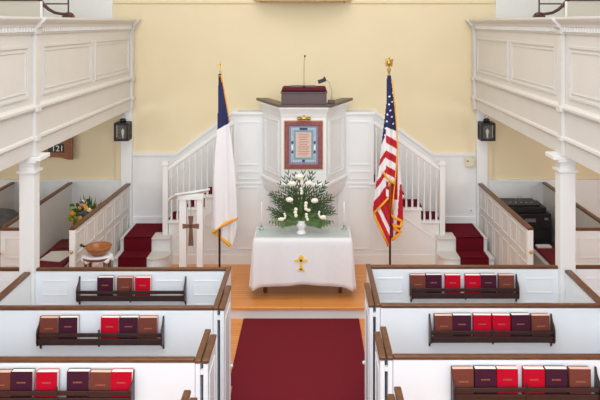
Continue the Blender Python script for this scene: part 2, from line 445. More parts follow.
# low dividers running back from the columns, and the screen continuing outwards
for s, nm in ((-1, 'left'), (1, 'right')):
    x = s*2.43; y1 = 6.29 if s < 0 else 6.34
    t = thing('pew_divider', (x, 5, 0), 'white pew divider with sloping-away brown rail before the %s column' % nm, 'pew divider')
    part('panel', MB().box(x-0.017, x+0.017, 3.6, y1, 0, RT-0.028), 'pew', t)
    mb = MB(); cap_y(mb, x, 3.6, y1-0.02, 0.06); part('cap_rail', mb, 'rail', t, bevel=0.006)
    y = PEWY[s][0]; xa = -2.52 if s < 0 else 2.515
    t = thing('pew_screen', (s*3.3, y, 0), 'white panelled pew screen running outward from the %s column' % nm, 'pew screen')
    mb = MB().box(xa, s*4.6, y-0.018, y+0.018, 0, RT-0.028)
    for k in range(4):
        a = 2.62+k*0.48
        mb.rectmould((min(s*a, s*(a+0.4)), y-0.018, 0.88), (1, 0, 0), (0, 0, 1), 0.4, 0.135, 0.008, 0.006, (0, -1, 0))
    part('panel', mb, 'pew', t)
    mb = MB(); cap_x(mb, xa, s*4.6, y); part('cap_rail', mb, 'rail', t, bevel=0.006)

# ------------------------------------------------------------------ book racks
def rack_proto():
    w = 0.945
    t = thing('book_rack', (0, 0, 0), 'x', 'book rack', 'dark book racks on the pew screens')
    sh = MB().box(-w/2, w/2, -0.075, 0, 0.0, 0.012); part('shelf', sh, 'mahog', t)
    part('front_slat', MB().box(-w/2, w/2, -0.085, -0.073, 0.006, 0.052), 'mahog', t, bevel=0.003)
    part('front_slat', MB().box(-w/2, w/2, -0.085, -0.073, 0.066, 0.096), 'mahog', t, bevel=0.003)
    for sx in (-1, 1):
        prof = [(0, -0.06), (-0.014, -0.055), (-0.03, -0.012), (-0.08, -0.005), (-0.092, 0.02), (-0.092, 0.1), (-0.07, 0.13), (-0.035, 0.15), (-0.02, 0.17), (-0.012, 0.195), (0, 0.198)]
        mb = MB().prism(prof, 'x', sx*(w/2+0.001), sx*(w/2+0.014)); part('end_bracket', mb, 'mahog', t, bevel=0.002)
    mb = MB().box(-0.007, 0.007, -0.09, -0.086, -0.005, 0.125); part('centre_clip', mb, 'mahog', t)
    return t
RACK = rack_proto()
used_rack = [False]
def book_proto(cov, page, wd, ht):
    t = thing('hymnal', (0, 0, 0), 'x', 'book')
    dp = 0.048
    mb = MB()
    mb.box(-wd/2, wd/2, -dp, -dp+0.003, 0, ht)          # cover facing the congregation
    mb.box(-wd/2, wd/2, -0.003, 0, 0, ht+0.002)
    mb.box(-wd/2, -wd/2+0.004, -dp+0.003, -0.003, 0, ht)   # spine
    part('cover', mb, cov, t)
    part('pages', MB().box(-wd/2+0.004, wd/2-0.001, -dp+0.003, -0.003, 0.003, ht-0.001), page, t)
    mb = MB(); zt = ht*0.62 if cov != 'bbrn' else ht*0.55
    x = -wd*0.2
    while x < wd*0.2:
        q = random.uniform(0.004, 0.008); mb.box(x, x+q, -dp-0.0006, -dp, zt, zt+0.009); x += q+0.003
    part('gilt_lettering', mb, 'lettering', t)
    return t
BOOKS = {'r': book_proto('bred', 'page', 0.138, 0.192), 'p': book_proto('bpur', 'page', 0.143, 0.194), 'b': book_proto('bbrn', 'pinkpage', 0.14, 0.190)}
used_book = {k: False for k in BOOKS}
CN = {'r': 'bright red', 'p': 'dark plum', 'b': 'reddish brown'}
ORD = ['first', 'second', 'third', 'fourth', 'fifth', 'sixth']
SHELVES = [
    (-1, 0, -1.515, [('p', 105.5), ('b', 125), ('r', 143)]),
    (1, 0, 1.505, [('b', 417.5), ('p', 433.5), ('r', 452.5), ('r', 472.5), ('p', 488), ('b', 506)]),
    (-1, 1, -1.535, [('b', 49), ('p', 68.5), ('r', 110), ('p', 128.8), ('b', 148)]),
    (1, 1, 1.525, [('b', 443), ('p', 461.5), ('r', 482), ('r', 501), ('p', 520), ('b', 540)]),
    (-1, 2, -1.555, [('b', 0), ('p', 22), ('r', 47), ('p', 78), ('b', 100.5), ('r', 121.5)]),
    (1, 2, 1.53, [('b', 462.5), ('p', 485), ('r', 507), ('r', 533.5), ('p', 555.5), ('b', 579.5)]),
]
for s, i, xc, books in SHELVES:
    y = PEWY[s][i]-0.0185-(0.0065 if i == 0 else 0)
    side = 'left' if s < 0 else 'right'
    r = RACK if not used_rack[0] else copy_tree(RACK)
    used_rack[0] = True
    r.location = (xc+(0.01 if s < 0 else 0), y, 0.857)
    r['label'] = 'dark mahogany book rack on the %s pew screen, %s of the aisle' % (ROWN[i], side)
    r['group'] = 'dark book racks on the pew screens'
    for k, (c, px) in enumerate(books):
        b = BOOKS[c] if not used_book[c] else copy_tree(BOOKS[c])
        used_book[c] = True
        yb = y-0.006
        b.location = (CX+(px-VX)*(yb-0.04)/F+0.001, yb-0.012, 0.8695)
        b.rotation_euler = (radians(-1.2-2.2*random.random()), 0, radians(random.uniform(-1.2, 1.2)))
        b['label'] = '%s hymnal, %s from the left in the %s rack, %s of aisle' % (CN[c], ORD[k], ROWN[i], side)
        b['group'] = 'hymnals in the %s %s rack' % (ROWN[i], side)

# ================================================================== SIDE BOX PEWS
def side_pew(s):
    nm = 'left' if s < 0 else 'right'
    xn = -2.488 if s < 0 else 2.496     # near end
    xf = -2.43 if s < 0 else 2.465     # far end
    yn, yf = 7.61, BW-0.11
    t = thing('side_pew_wall', (xn, 8.6, 0), 'white panelled side pew wall with brown rail, at the %s stair' % nm, 'pew wall')
    d = Vector((xf-xn, yf-yn, 0)); L = d.length; d.normalize()
    n = Vector((-s*d.y, s*d.x, 0)); n = n if n.x*(-s) > 0 else -n
    P = lambda a, o: Vector((xn, yn, 0))+d*a+n*o
    def slab(mb, a0, a1, o0, o1, z0, z1):
        pts = [P(a0, o0), P(a1, o0), P(a1, o1), P(a0, o1)]
        mb.prism([(p.x, p.y) for p in pts], 'z', z0, z1)
    mb = MB(); slab(mb, 0.05, L, -0.015, 0.015, 0, RT-0.028)
    k = 0; a = 0.09
    while a < L-0.2:
        mb.rectmould(P(a, 0.015)+Vector((0, 0, 0.80)), d, (0, 0, 1), 0.26, 0.24, 0.014, 0.009, n)
        mb.rectmould(P(a, 0.015)+Vector((0, 0, 0.12)), d, (0, 0, 1), 0.26, 0.60, 0.014, 0.009, n)
        a += 0.335
    part('panel', mb, 'warm', t)
    mb = MB(); slab(mb, 0.0, L, -0.032, 0.03, RT-0.028, RT); part('cap_rail', mb, 'rail', t, bevel=0.006)
    mb = MB(); slab(mb, 0.0, 0.05, -0.032, 0.03, 0, RT-0.028); part('end_post', mb, 'white', t, bevel=0.003)
    k = P(0, 0); mb = MB().lathe([(0.002, 0), (0.014, 0.004), (0.02, 0.014), (0.016, 0.026), (0.006, 0.03), (0.006, 0.04)], 0, 0, 12)
    mb.v = [(k.x+v[0], k.y-0.04+v[2], 0.865+v[1]) for v in mb.v]
    part('knob', mb, 'brass', t, label='round brass knob')
    # the parallel partition further out, with a short return towards the camera
    x = -3.26 if s < 0 else 3.38
    t = thing('pew_partition', (x, 8.7, 0), 'white pew partition under the %s balcony, with a panelled front end' % nm, 'pew partition')
    part('panel', MB().box(x-0.015, x+0.015, 7.64, BW-0.04, 0, RT-0.028), 'warm', t)
    mb = MB(); cap_y(mb, x, 7.64, BW-0.04, 0.055); part('cap_rail', mb, 'rail', t, bevel=0.006)
    xe = s*2.97
    mb = MB().box(x, xe, 7.59, 7.625, 0, RT-0.028)
    a, b = min(x, xe), max(x, xe)
    mb.rectmould((a+0.05, 7.59, 0.80), (1, 0, 0), (0, 0, 1), b-a-0.09, 0.22, 0.012, 0.007, (0, -1, 0))
    mb.rectmould((a+0.05, 7.59, 0.15), (1, 0, 0), (0, 0, 1), b-a-0.09, 0.58, 0.012, 0.007, (0, -1, 0))
    part('front_panel', mb, 'white', t)
    mb = MB(); cap_x(mb, x-s*0.0, xe, 7.607); part('front_rail', mb, 'rail', t, bevel=0.006)
    # outer partition
    if s < 0:
        x2 = -4.07
        t = thing('pew_partition', (x2, 8.7, 0), 'outermost white pew partition beyond the grey bundle on the left', 'pew partition')
        part('panel', MB().box(x2-0.015, x2+0.015, 7.64, BW-0.04, 0, RT-0.028), 'warm', t)
        mb = MB(); cap_y(mb, x2, 7.64, BW-0.04, 0.055); part('cap_rail', mb, 'rail', t, bevel=0.006)
        t = thing('pew_door', (-3.33, 7.6, 0), 'narrow white pew door with knob at the left picture edge', 'door')
        part('panel', MB().box(-3.70, -3.30, 7.59, 7.62, 0.04, RT-0.03), 'white', t)
        part('cap_rail', MB().box(-3.70, -3.30, 7.575, 7.635, RT-0.03, RT), 'rail', t, bevel=0.005)
        part('knob', MB().ball((-3.24-0.02, 7.572, 0.85), 0.018), 'brass', t)
for s in (-1, 1): side_pew(s)

# benches inside the side pews
for s, nm in ((-1, 'left'), (1, 'right')):
    xo = -3.24 if s < 0 else 3.36
    xi = -2.86 if s < 0 else 2.97
    ye = 9.4 if s < 0 else 9.12
    t = thing('pew_bench', ((xo+xi)/2, 8.6, 0), 'pew bench with burgundy cushion inside the %s side pew' % nm, 'bench')
    part('seat', MB().box(xo, xi, 7.75, ye, 0.38, 0.41), 'white', t)
    part('seat_front', MB().box(xi+s*0.02, xi+s*0.04, 7.75, ye, 0, 0.38), 'white', t)
    part('cushion', MB().box(xo, xi+s*0.04 if s > 0 else xi, 7.78, ye-0.02, 0.411, 0.46), 'cushion', t, label='burgundy cushion', bevel=0.015)
# papers lying on the left cushion
def sheet(name, pts, z, m_, label):
    mb = MB().prism(pts, 'z', z, z+0.006)
    c = (sum(p[0] for p in pts)/len(pts), sum(p[1] for p in pts)/len(pts), z)
    return single(name, mb, m_, c, label, 'paper')
sheet('paper_sheet', [(-3.20, 8.52), (-2.93, 8.46), (-2.88, 8.72), (-2.97, 8.86), (-3.17, 8.84)], 0.461, 'page', 'white papers spread on the burgundy cushion left of the side pew post')
mb = MB().box(-3.16, -2.94, 8.95, 9.2, 0.461, 0.485)
single('folded_booklet', mb, 'bbrn', (-3.05, 9.07, 0.461), 'brownish pink booklet on the cushion behind the white papers', 'booklet', bevel=0.005)
mb = MB().box(3.02, 3.20, 8.98, 9.08, 0.461, 0.48)
single('paper_stack', mb, 'page', (3.13, 9.0, 0.461), 'white paper stack on the right cushion before the black case', 'papers')

# ================================================================== STEPS, LANDINGS, PULPIT STAIRS
def stairs(s):
    nm = 'left' if s < 0 else 'right'
    X = lambda a: XC+s*a           # a = distance outward from the centre line
    t = thing('pulpit_staircase', (X(1.6), 9.4, PZ), 'white pulpit staircase with turned balusters on the %s' % nm, 'staircase')
    # landing and entry steps
    mb = MB().box(X(1.75), X(2.40), 9.17, BW-0.045, PZ, 0.515); part('landing', mb, 'white', t)
    part('landing_tread', MB().box(X(1.75), X(2.40), 9.145, BW-0.045, 0.516, 0.54), 'warm', t, bevel=0.005)
    def rounded(a0, a1, y0, y1, z0, z1):
        r = min(0.18, (y1-y0)*0.75); pts = [(X(a1), y1), (X(a1), y0)]
        for k in range(7):
            th = k/6*pi/2
            pts.append((X(a0+r-r*sin(th)), y0+r-r*cos(th)))
        pts.append((X(a0), y1))
        return MB().prism(pts, 'z', z0, z1)
    part('lower_step', rounded(1.75, 2.42, 8.90, 9.17, PZ, 0.343), 'white', t)
    part('lower_tread', rounded(1.72, 2.42, 8.875, 9.17, 0.344, 0.368), 'warm', t, bevel=0.004)
    part('bottom_step', rounded(1.70, 2.40, 8.62, 8.90, PZ, 0.225), 'white', t)
    # flight rising towards the pulpit
    fy = 9.32
    n = 5; run = 0.24; rise = 0.17
    pts = [(X(1.80), PZ), (X(0.45), PZ)]
    top = []
    for k in range(n):
        a = 1.80-run*k
        z = 0.54+rise*(k+1)-0.025
        top += [(X(a), z-rise if k else 0.54), (X(a), z)]
    top = [(X(1.80), 0.54)]
    for k in range(4):
        z = 0.54+rise*(k+1)-0.025
        top += [(X(1.80-run*k), z), (X(1.80-run*(k+1)), z)]
    outline = [(X(1.80), PZ)]+top+[(X(0.84), 1.4), (X(0.45), 1.4), (X(0.45), PZ)]
    part('side_stringer', MB().prism(outline, 'y', fy, fy+0.03), 'white', t)
    mb = MB()
    # raised mouldings on the stringer: sloping band, base and tall panels
    mb.obox((X(1.74), fy-0.004, 0.47), (X(0.95), fy-0.004, 1.03), 0.012, 0.012)
    mb.box(X(1.80), X(0.45), fy-0.012, fy, PZ, 0.265)
    mb.rectmould((min(X(0.95), X(1.32)), fy, 0.32), (1, 0, 0), (0, 0, 1), 0.37, 0.34, 0.012, 0.007, (0, -1, 0))
    part('stringer_moulding', mb, 'white', t)
    for k in range(4):
        z = 0.54+rise*(k+1)
        a1, a0 = 1.80-run*k, 1.80-run*(k+1)
        mb = MB().box(X(a1+0.015), X(a0), fy-0.02, BW-0.045, z-0.024, z)
        part('stair_tread', mb, 'white', t, bevel=0.004)
        mb = MB().box(X(a1), X(a1-0.02), fy+0.031, BW-0.045, z-rise, z-0.025)
        part('stair_riser', mb, 'white', t)
        # three turned balusters on each tread
        for j in range(3):
            a = a1-0.035-j*0.08
            zr = 0.54+0.875+(1.80-a)*(rise/run)-0.035      # underside of the handrail
            if a < 0.95: continue
            b = MB()
            r = 0.0125
            b.box(X(a)-r, X(a)+r, fy+0.0, fy+2*r, z, z+0.10)
            b.lathe([(0.011, z+0.10), (0.014, z+0.115), (0.008, z+0.13), (0.013, z+0.17), (0.014, z+0.22), (0.010, z+0.32), (0.008, zr-0.13), (0.012, zr-0.115), (0.009, zr-0.10)], X(a), fy+r, 8)
            b.box(X(a)-0.010, X(a)+0.010, fy+0.003, fy+0.023, zr-0.10, zr+0.012)
            part('baluster', b, 'white', t)
    mb = MB()
    A = (X(1.84), fy+0.012, 0.54+0.875-0.03); B = (X(0.93), fy+0.012, 0.54+0.875-0.03+0.91*rise/run)
    mb.obox(A, B, 0.05, 0.055); part('handrail', mb, 'white', t, bevel=0.012)
    mb = MB(); mb.box(X(1.875), X(1.805), fy-0.035, fy+0.035, PZ, 1.46)
    part('newel_post', mb, 'white', t, bevel=0.004)
    mb = MB().box(X(1.89), X(1.79), fy-0.05, fy+0.05, 1.46, 1.48).box(X(1.88), X(1.80), fy-0.04, fy+0.04, 1.48, 1.515)
    part('newel_cap', mb, 'white', t, bevel=0.005)
    # panelled enclosure beside the pulpit
    e0, e1 = 0.45, 0.93
    mb = MB().box(X(e0), X(e1), fy-0.006, fy+0.03, 1.4, 2.13).box(X(e1-0.03), X(e1), fy+0.03, BW-0.05, 1.25, 2.13)
    mb.box(X(e0), X(e1), fy-0.006, fy, 0.265, 1.4)
    part('enclosure', mb, 'white', t)
    mb = MB()
    u0 = min(X(0.60), X(0.88))
    for z0, z1 in ((1.46, 2.04), (1.27, 1.38), (0.34, 1.17)):
        mb.rectmould((u0, fy-0.006, z0), (1, 0, 0), (0, 0, 1), 0.28, z1-z0, 0.014, 0.010, (0, -1, 0))
    mb.box(X(e0), X(e1), fy-0.014, fy-0.006, 1.205, 1.225)
    part('panel_moulding', mb, 'white', t)
    mb = MB().box(X(e0), X(e1+0.02), fy-0.03, fy+0.06, 2.13, 2.165); part('enclosure_cap', mb, 'white', t, bevel=0.006)
    # carpet runner: up the entry steps, across the landing, up the flight
    r = MB()
    a0, a1 = 1.988, 2.349
    th = 0.008
    r.box(X(a0), X(a1), 8.61, 8.87, 0.226, 0.226+th); r.box(X(a0), X(a1), 8.61, 8.619, PZ+0.002, 0.226)
    r.box(X(a0), X(a1), 8.866, 8.874, 0.234, 0.376); r.box(X(a0), X(a1), 8.866, 9.144, 0.369, 0.369+th)
    r.box(X(a0), X(a1), 9.136, 9.144, 0.377, 0.549); r.box(X(a0), X(a1), 9.136, 9.40, 0.541, 0.541+th)
    r.box(X(1.86), X(a1), 9.40, 9.79, 0.541, 0.541+th)
    r.box(X(1.825), X(1.86), 9.40, 9.79, 0.541, 0.541+th)
    for k in range(4):
        z = 0.54+rise*(k+1); b1, b0 = 1.80-run*k, 1.80-run*(k+1)
        r.box(X(b1+0.024), X(b1+0.016), 9.40, 9.79, z-rise+0.002, z+th)
        r.box(X(b1+0.016), X(b0+0.025), 9.40, 9.79, z+0.001, z+th)
    single('stair_runner', r, 'runner', (X(2.1), 9.2, 0.3), 'dark red stair runner turning across the %s landing' % nm, 'stair carpet')
for s in (-1, 1): stairs(s)

# wall plate below the pulpit
struct('trim_12', MB().box(XC-0.449, XC+0.449, 9.325, 9.345, PZ, 2.10).box(XC-0.449, XC+0.449, 9.31, 9.325, PZ, 0.265), 'white')

# ================================================================== PULPIT
PX = 0.02
t = thing('pulpit', (PX, 9.1, 1.0), 'white three-sided panelled pulpit with a grey-brown ledge', 'pulpit')
def hexa(hf, hb, yf, yb):
    return [(PX-hf, yf), (PX+hf, yf), (PX+hb, yb), (PX-hb, yb)]
body = hexa(0.28, 0.555, 8.75, 9.305)
part('body', MB().prism(body, 'z', 1.31, 2.20), 'white', t)
mb = MB()
# crown moulding under the ledge and base moulding, as lofted rings
def loft(mb, rings):
    k = len(mb.v)
    n = len(rings[0][0])
    vs = [(p[0], p[1], z) for ring, z in rings for p in ring]
    fs = [(i*n+j, i*n+(j+1) % n, (i+1)*n+(j+1) % n, (i+1)*n+j) for i in range(len(rings)-1) for j in range(n)]
    fs += [tuple(range(n-1, -1, -1)), tuple((len(rings)-1)*n+j for j in range(n))]
    mb.add(vs, fs)
def H(e, ys=9.305): return hexa(0.28+e*0.5, 0.555+e*0.9, 8.75-e, ys)
loft(mb, [(H(0.004), 2.17), (H(0.012), 2.20), (H(0.018), 2.22), (H(0.04), 2.26), (H(0.055), 2.285), (H(0.055), 2.30)])
part('crown_moulding', mb, 'white', t)
mb = MB(); loft(mb, [(H(0.006), 1.345), (H(0.02), 1.33), (H(0.02), 1.30), (H(0.006), 1.285)])
part('base_moulding', mb, 'white', t)
mb = MB(); rings = []
for k in range(9):
    a = k/8*pi/2
    q = cos(a)**0.7 if k < 8 else 0.0
    q = 0.16+0.84*q
    rings.append((hexa(0.27*q, 0.55*q, 9.303-(9.303-8.76)*q, 9.303), 1.285-0.30*sin(a)))
loft(mb, rings[::-1]); part('bowl_base', mb, 'white', t)
mb = MB()
# raised panels on the two slanting sides and on the front
for sx in (-1, 1):
    a = Vector((PX+sx*0.28, 8.75, 0)); b = Vector((PX+sx*0.555, 9.305, 0)); d = (b-a); L = d.length; d.normalize()
    n = Vector((sx*d.y, -sx*d.x, 0)) 
    if n.x*sx < 0: n = -n
    mb = MB()
    for m0, t0, dd in ((0.07, 0.016, 0.010), (0.115, 0.01, 0.006)):
        mb.rectmould(a+d*m0+Vector((0, 0, 1.35+m0)), d, (0, 0, 1), L-2*m0-0.02, 0.84-2*m0, t0, dd, n)
    part('side_moulding', mb, 'white', t)
mb = MB()
led = [(PX-0.315, 8.69), (PX+0.345, 8.69), (PX+0.66, 9.50), (PX+0.50, 9.50), (PX+0.27, 8.93), (PX-0.24, 8.93), (PX-0.49, 9.50), (PX-0.655, 9.50)]
mb.prism(led, 'z', 2.30, 2.335); part('ledge', mb, 'ledge', t, label='grey-brown wooden ledge', bevel=0.006)
# pulpit inner walls above the floor carry the back of the ledge
for sx in (-1, 1): part('rear_side', MB().box(PX+sx*0.555, PX+sx*0.52, 9.306, 9.80, 2.166, 2.30), 'white', t)

t = thing('reading_desk', (PX, 8.85, 2.336), 'low grey-brown reading desk with burgundy cushion on the pulpit', 'reading desk')
part('desk_box', MB().box(PX-0.28, PX+0.285, 8.72, 9.0, 2.336, 2.475), 'desk', t, bevel=0.004)
part('desk_lip', MB().box(PX-0.29, PX+0.295, 8.71, 9.01, 2.475, 2.49), 'desk', t, bevel=0.003)
part('cushion', MB().box(PX-0.275, PX+0.28, 8.73, 9.0, 2.49, 2.545), 'velvet', t, label='burgundy velvet cushion', bevel=0.022)
part('cushion_top', MB().box(PX-0.17, PX+0.15, 8.80, 8.98, 2.535, 2.553), 'desk', t, bevel=0.006)
t = thing('gooseneck_microphone', (0.023, 8.78, 2.546), 'thin gooseneck microphone rising above the burgundy cushion', 'microphone')
part('base', MB().lathe([(0.02, 2.546), (0.02, 2.555), (0.006, 2.56)], 0.023, 8.78, 12), 'black', t)
part('gooseneck', MB().tube([(0.023, 8.78, 2.55), (0.022, 8.78, 2.72), (0.024, 8.775, 2.86), (0.032, 8.76, 2.93)], 0.004, 6), 'grey', t)
part('capsule', MB().ball((0.034, 8.755, 2.935), 0.012, sz=1.3), 'black', t)
t = thing('desk_lamp', (0.36, 8.86, 2.336), 'small black clip-style lamp at the right end of the pulpit desk', 'lamp')
part('base', MB().box(0.325, 0.41, 8.80, 8.92, 2.336, 2.375), 'desk', t, bevel=0.006)
part('arm', MB().tube([(0.375, 8.86, 2.37), (0.372, 8.86, 2.50), (0.34, 8.85, 2.60), (0.30, 8.83, 2.635)], 0.004, 6), 'steel', t)
mb = MB().obox((0.20, 8.82, 2.605), (0.285, 8.82, 2.635), 0.05, 0.045).obox((0.275, 8.82, 2.64), (0.295, 8.82, 2.648), 0.055, 0.06)
part('lamp_head', mb, 'black', t, bevel=0.006)

# framed embroidery on the pulpit front
fx0, fx1, fz0, fz1 = at(284.5, 0, 8.73).x, at(322.5, 0, 8.73).x, 1.53, 2.125
t = thing('framed_document', ((fx0+fx1)/2, 8.74, fz0), 'red-framed document with blue patterned border on the pulpit front', 'picture')
mb = MB(); mb.rectmould((fx0, 8.75, fz0), (1, 0, 0), (0, 0, 1), fx1-fx0, fz1-fz0, 0.055, 0.022, (0, -1, 0)); part('frame', mb, 'frame', t, bevel=0.006)
mb = MB(); mb.rectmould((fx0-0.01, 8.75, fz0-0.01), (1, 0, 0), (0, 0, 1), fx1-fx0+0.02, fz1-fz0+0.02, 0.014, 0.012, (0, -1, 0)); part('frame_edge', mb, 'tester', t)
mb = MB(); y = 8.742
def rr(ins, y_, mi): mb.box(fx0+ins, fx1-ins, y_, 8.75, fz0+ins, fz1-ins, mi)
rr(0.05, 8.744, 0); rr(0.082, 8.7435, 1); rr(0.112, 8.743, 2)
mb.box(fx0+0.14, fx1-0.14, 8.7425, 8.75, fz0+0.14, fz1-0.14, 3)
cx_, cz_ = (fx0+fx1)/2, (fz0+fz1)/2
def blk(x, z, w_, h_, mi): mb.box(x-w_/2, x+w_/2, 8.7415, 8.745, z-h_/2, z+h_/2, mi)
blk(cx_, fz1-0.098, 0.10, 0.026, 4); blk(cx_, fz0+0.098, 0.035, 0.03, 4)
for sx in (-1, 1):
    xx = cx_+sx*((fx1-fx0)/2-0.098)
    for dz in (-0.07, 0.05): blk(xx, cz_+dz-0.02, 0.026, 0.034, 4)
    blk(xx, cz_-0.03, 0.02, 0.05, 5)
    for k in range(3):
        blk(xx, cz_+0.12+k*0.03, 0.008, 0.018, 0); blk(xx, cz_-0.15-k*0.03, 0.008, 0.018, 0)
for k in range(13):
    z = fz1-0.165-k*0.0215
    x0 = cx_-0.075+random.uniform(0, 0.02); x1 = cx_+0.075-random.uniform(0, 0.03)
    mb.box(x0, x1, 8.742, 8.745, z-0.0025, z+0.0025, 6)
part('print', mb, ['mblue', 'mlight', 'mteal', 'print', 'mdark', 'page', 'frame'], t)
t = thing('picture_light', (at(304, 0, 8.7).x, 8.7, 2.15), 'brass picture light above the framed document', 'lamp')
xl = at(304, 0, 8.7).x
mb = MB().tube([(xl-0.083, 8.69, 2.165), (xl+0.083, 8.69, 2.165)], 0.022, 12); part('shade', mb, 'brass', t)
part('bracket', MB().tube([(xl, 8.75, 2.185), (xl, 8.72, 2.2), (xl, 8.695, 2.185)], 0.006, 8), 'brass', t)
part('cord', MB().tube([(xl, 8.745, 2.19), (xl-0.005, 8.742, 2.24), (xl-0.004, 8.715, 2.262)], 0.003, 6), 'gilt', t)

# sounding board high on the wall
t = thing('sounding_board', (PX-0.02, 9.5, 3.64), 'shallow buff sounding board high above the pulpit', 'sounding board')
pts = [(PX-0.02+0.68*cos(pi+pi*k/16), 9.83+0.34*sin(pi+pi*k/16)) for k in range(17)]
pin = [(PX-0.02+0.60*cos(pi+pi*k/16), 9.83+0.28*sin(pi+pi*k/16)) for k in range(17)]
mb = MB().prism(pts, 'z', 3.655, 3.80).prism(pin, 'z', 3.635, 3.655); part('canopy', mb, 'tester', t)
part('wall_plate', MB().box(PX-0.72, PX+0.66, 9.815, 9.849, 3.67, 3.86), 'tester', t)

# wall plates
p = at(469.5, 161.5, 9.83)
t = thing('thermostat', (p.x, 9.82, p.z), 'small ivory thermostat box on the wainscot right of the stair', 'thermostat')
part('body', MB().box(p.x-0.065, p.x+0.065, 9.795, 9.829, p.z-0.065, p.z+0.06), 'ivory', t, bevel=0.005)
part('dial', MB().box(p.x-0.045, p.x-0.02, 9.791, 9.795, p.z+0.005, p.z+0.02), 'black', t)
p = at(471, 210.5, 9.83)
t = thing('wall_outlet', (p.x, 9.82, p.z), 'white wall outlet above the right landing', 'outlet')
part('plate', MB().box(p.x-0.055, p.x+0.03, 9.822, 9.8295, p.z-0.035, p.z+0.035), 'white', t, bevel=0.002)
part('socket', MB().box(p.x-0.008, p.x+0.008, 9.819, 9.822, p.z-0.006, p.z+0.006), 'black', t)

# ================================================================== COMMUNION TABLE
TX, TY0, TY1, TZ = 0.012, 8.16, 8.60, 0.838
t = thing('communion_table', (TX, 8.38, PZ), 'dark-legged communion table under a white cloth', 'table')
part('table_top', MB().box(TX-0.555, TX+0.555, TY0, TY1, TZ-0.03, TZ), 'leg', t)
for sx in (-1, 1):
    for yy in (TY0+0.19, TY1-0.05):
        mb = MB().lathe([(0.02, PZ), (0.024, PZ+0.03), (0.018, PZ+0.06), (0.03, PZ+0.3), (0.025, TZ-0.13), (0.03, TZ-0.1), (0.03, TZ-0.03)], TX+sx*0.45, yy, 12)
        part('leg', mb, 'leg', t)
part('apron', MB().box(TX-0.48, TX+0.48, TY0+0.05, TY1-0.05, TZ-0.11, TZ-0.03), 'leg', t)
# tablecloth
def cloth():
    mb = MB()
    hx, hy = 0.566, (TY1-TY0)/2+0.01; cy = (TY0+TY1)/2; z1 = TZ+0.006
    per = []
    NX, NY, NC = 44, 18, 6
    def side(n, f):
        for k in range(n): per.append(f(k/n))
    corners = [(-1, -1), (1, -1), (1, 1), (-1, 1)]
    for ci in range(4):
        c0 = corners[ci]; c1 = corners[(ci+1) % 4]
        n = NX if ci % 2 == 0 else NY
        nx, ny = ((c0[0]+c1[0])/2, (c0[1]+c1[1])/2)
        for k in range(n+1):
            q = k/n
            per.append((hx*(c0[0]*(1-q)+c1[0]*q), hy*(c0[1]*(1-q)+c1[1]*q), nx, ny, q, ci, min(q, 1-q)))
        # corner fan
        n2x, n2y = (-(ny), nx)
        mx, my = corners[(ci+1) % 4]
        m2 = ((corners[(ci+1) % 4][0]+corners[(ci+2) % 4][0])/2, (corners[(ci+1) % 4][1]+corners[(ci+2) % 4][1])/2)
        for k in range(1, NC):
            a = k/NC
            dx = nx*(1-a)+m2[0]*a; dy = ny*(1-a)+m2[1]*a
            per.append((hx*mx, hy*my, dx, dy, 0 if a > .5 else 1, ci, -min(a, 1-a)))
    R = 12; n = len(per)
    for r in range(R+1):
        v = r/R
        for (x, y, nx, ny, q, ci, e) in per:
            drop = 0.535+0.012*sin(q*9+ci)
            cornerness = max(0.0, 1-max(e, 0)/0.12)
            drop += 0.05*cornerness**2
            fl = 0.010+0.028*v+0.022*cornerness**2*v
            fl += v*0.010*sin(q*22+ci*2.0)*(1-cornerness)
            if e < 0: fl += 0.012*v*(1-abs(abs(e)*2-0.5))
            if r == 0: fl = 0
            mb.v.append((TX+x+nx*fl, cy+y+ny*fl, z1-drop*v-(0.004 if r else 0)))
    for r in range(R):
        for k in range(n):
            mb.f.append((r*n+k, r*n+(k+1) % n, (r+1)*n+(k+1) % n, (r+1)*n+k)); mb.m.append(0); mb.smooth.append(True)
    mb.f.append(tuple(range(n))); mb.m.append(0); mb.smooth.append(False)
    return mb
tc_ = single('tablecloth', cloth(), 'linen', (TX, 8.38, TZ), 'white cloth with a gold cross draped over the communion table', 'tablecloth', solid=0.003)
mb = MB(); gx, gz, gy = at(301, 0, 8.12).x, at(0, 262.5, 8.12).z, 8.122
def gb(x0, x1, z0, z1): mb.box(gx+x0, gx+x1, gy-0.008, gy+0.001, gz+z0, gz+z1)
gb(-0.014, 0.014, -0.085, 0.075); gb(-0.06, 0.06, 0.01, 0.036); gb(-0.042, 0.042, -0.098, -0.085); gb(-0.026, 0.026, -0.085, -0.068)
for x, z in ((0, 0.078), (-0.063, 0.023), (0.063, 0.023), (-0.018, 0.06), (0.018, 0.06)):
    q = MB().ball((gx+x, gy-0.003, gz+z), 0.015, n=8, sy=0.4); mb.add(q.v, q.f)
part('embroidered_cross', mb, 'goldthread', tc_, label='gold embroidered cross')
gm = MB()
gm.prism([(TX-0.555, TY0+0.01), (TX+0.555, TY0+0.01), (TX+0.555, TY1-0.0), (TX-0.555, TY1-0.0)], 'z', TZ+0.009, TZ+0.016)
single('glass_sheet', gm, 'sheetglass', (TX, 8.38, TZ+0.009), 'clear greenish glass sheet over the white tablecloth top', 'glass sheet', bevel=0.002)
TT = TZ+0.0165
# vase
vx, vy = at(301.5, 0, 8.30).x, 8.30
mb = MB().lathe([(0.058, TT), (0.062, TT+0.012), (0.045, TT+0.03), (0.034, TT+0.05), (0.045, TT+0.065), (0.06, TT+0.09), (0.062, TT+0.12), (0.05, TT+0.14), (0.056, TT+0.16), (0.05, TT+0.16), (0.044, TT+0.14)], vx, vy, 24)
single('vase', mb, 'ceramic', (vx, vy, TT), 'small white footed ceramic vase at the centre of the table', 'vase')
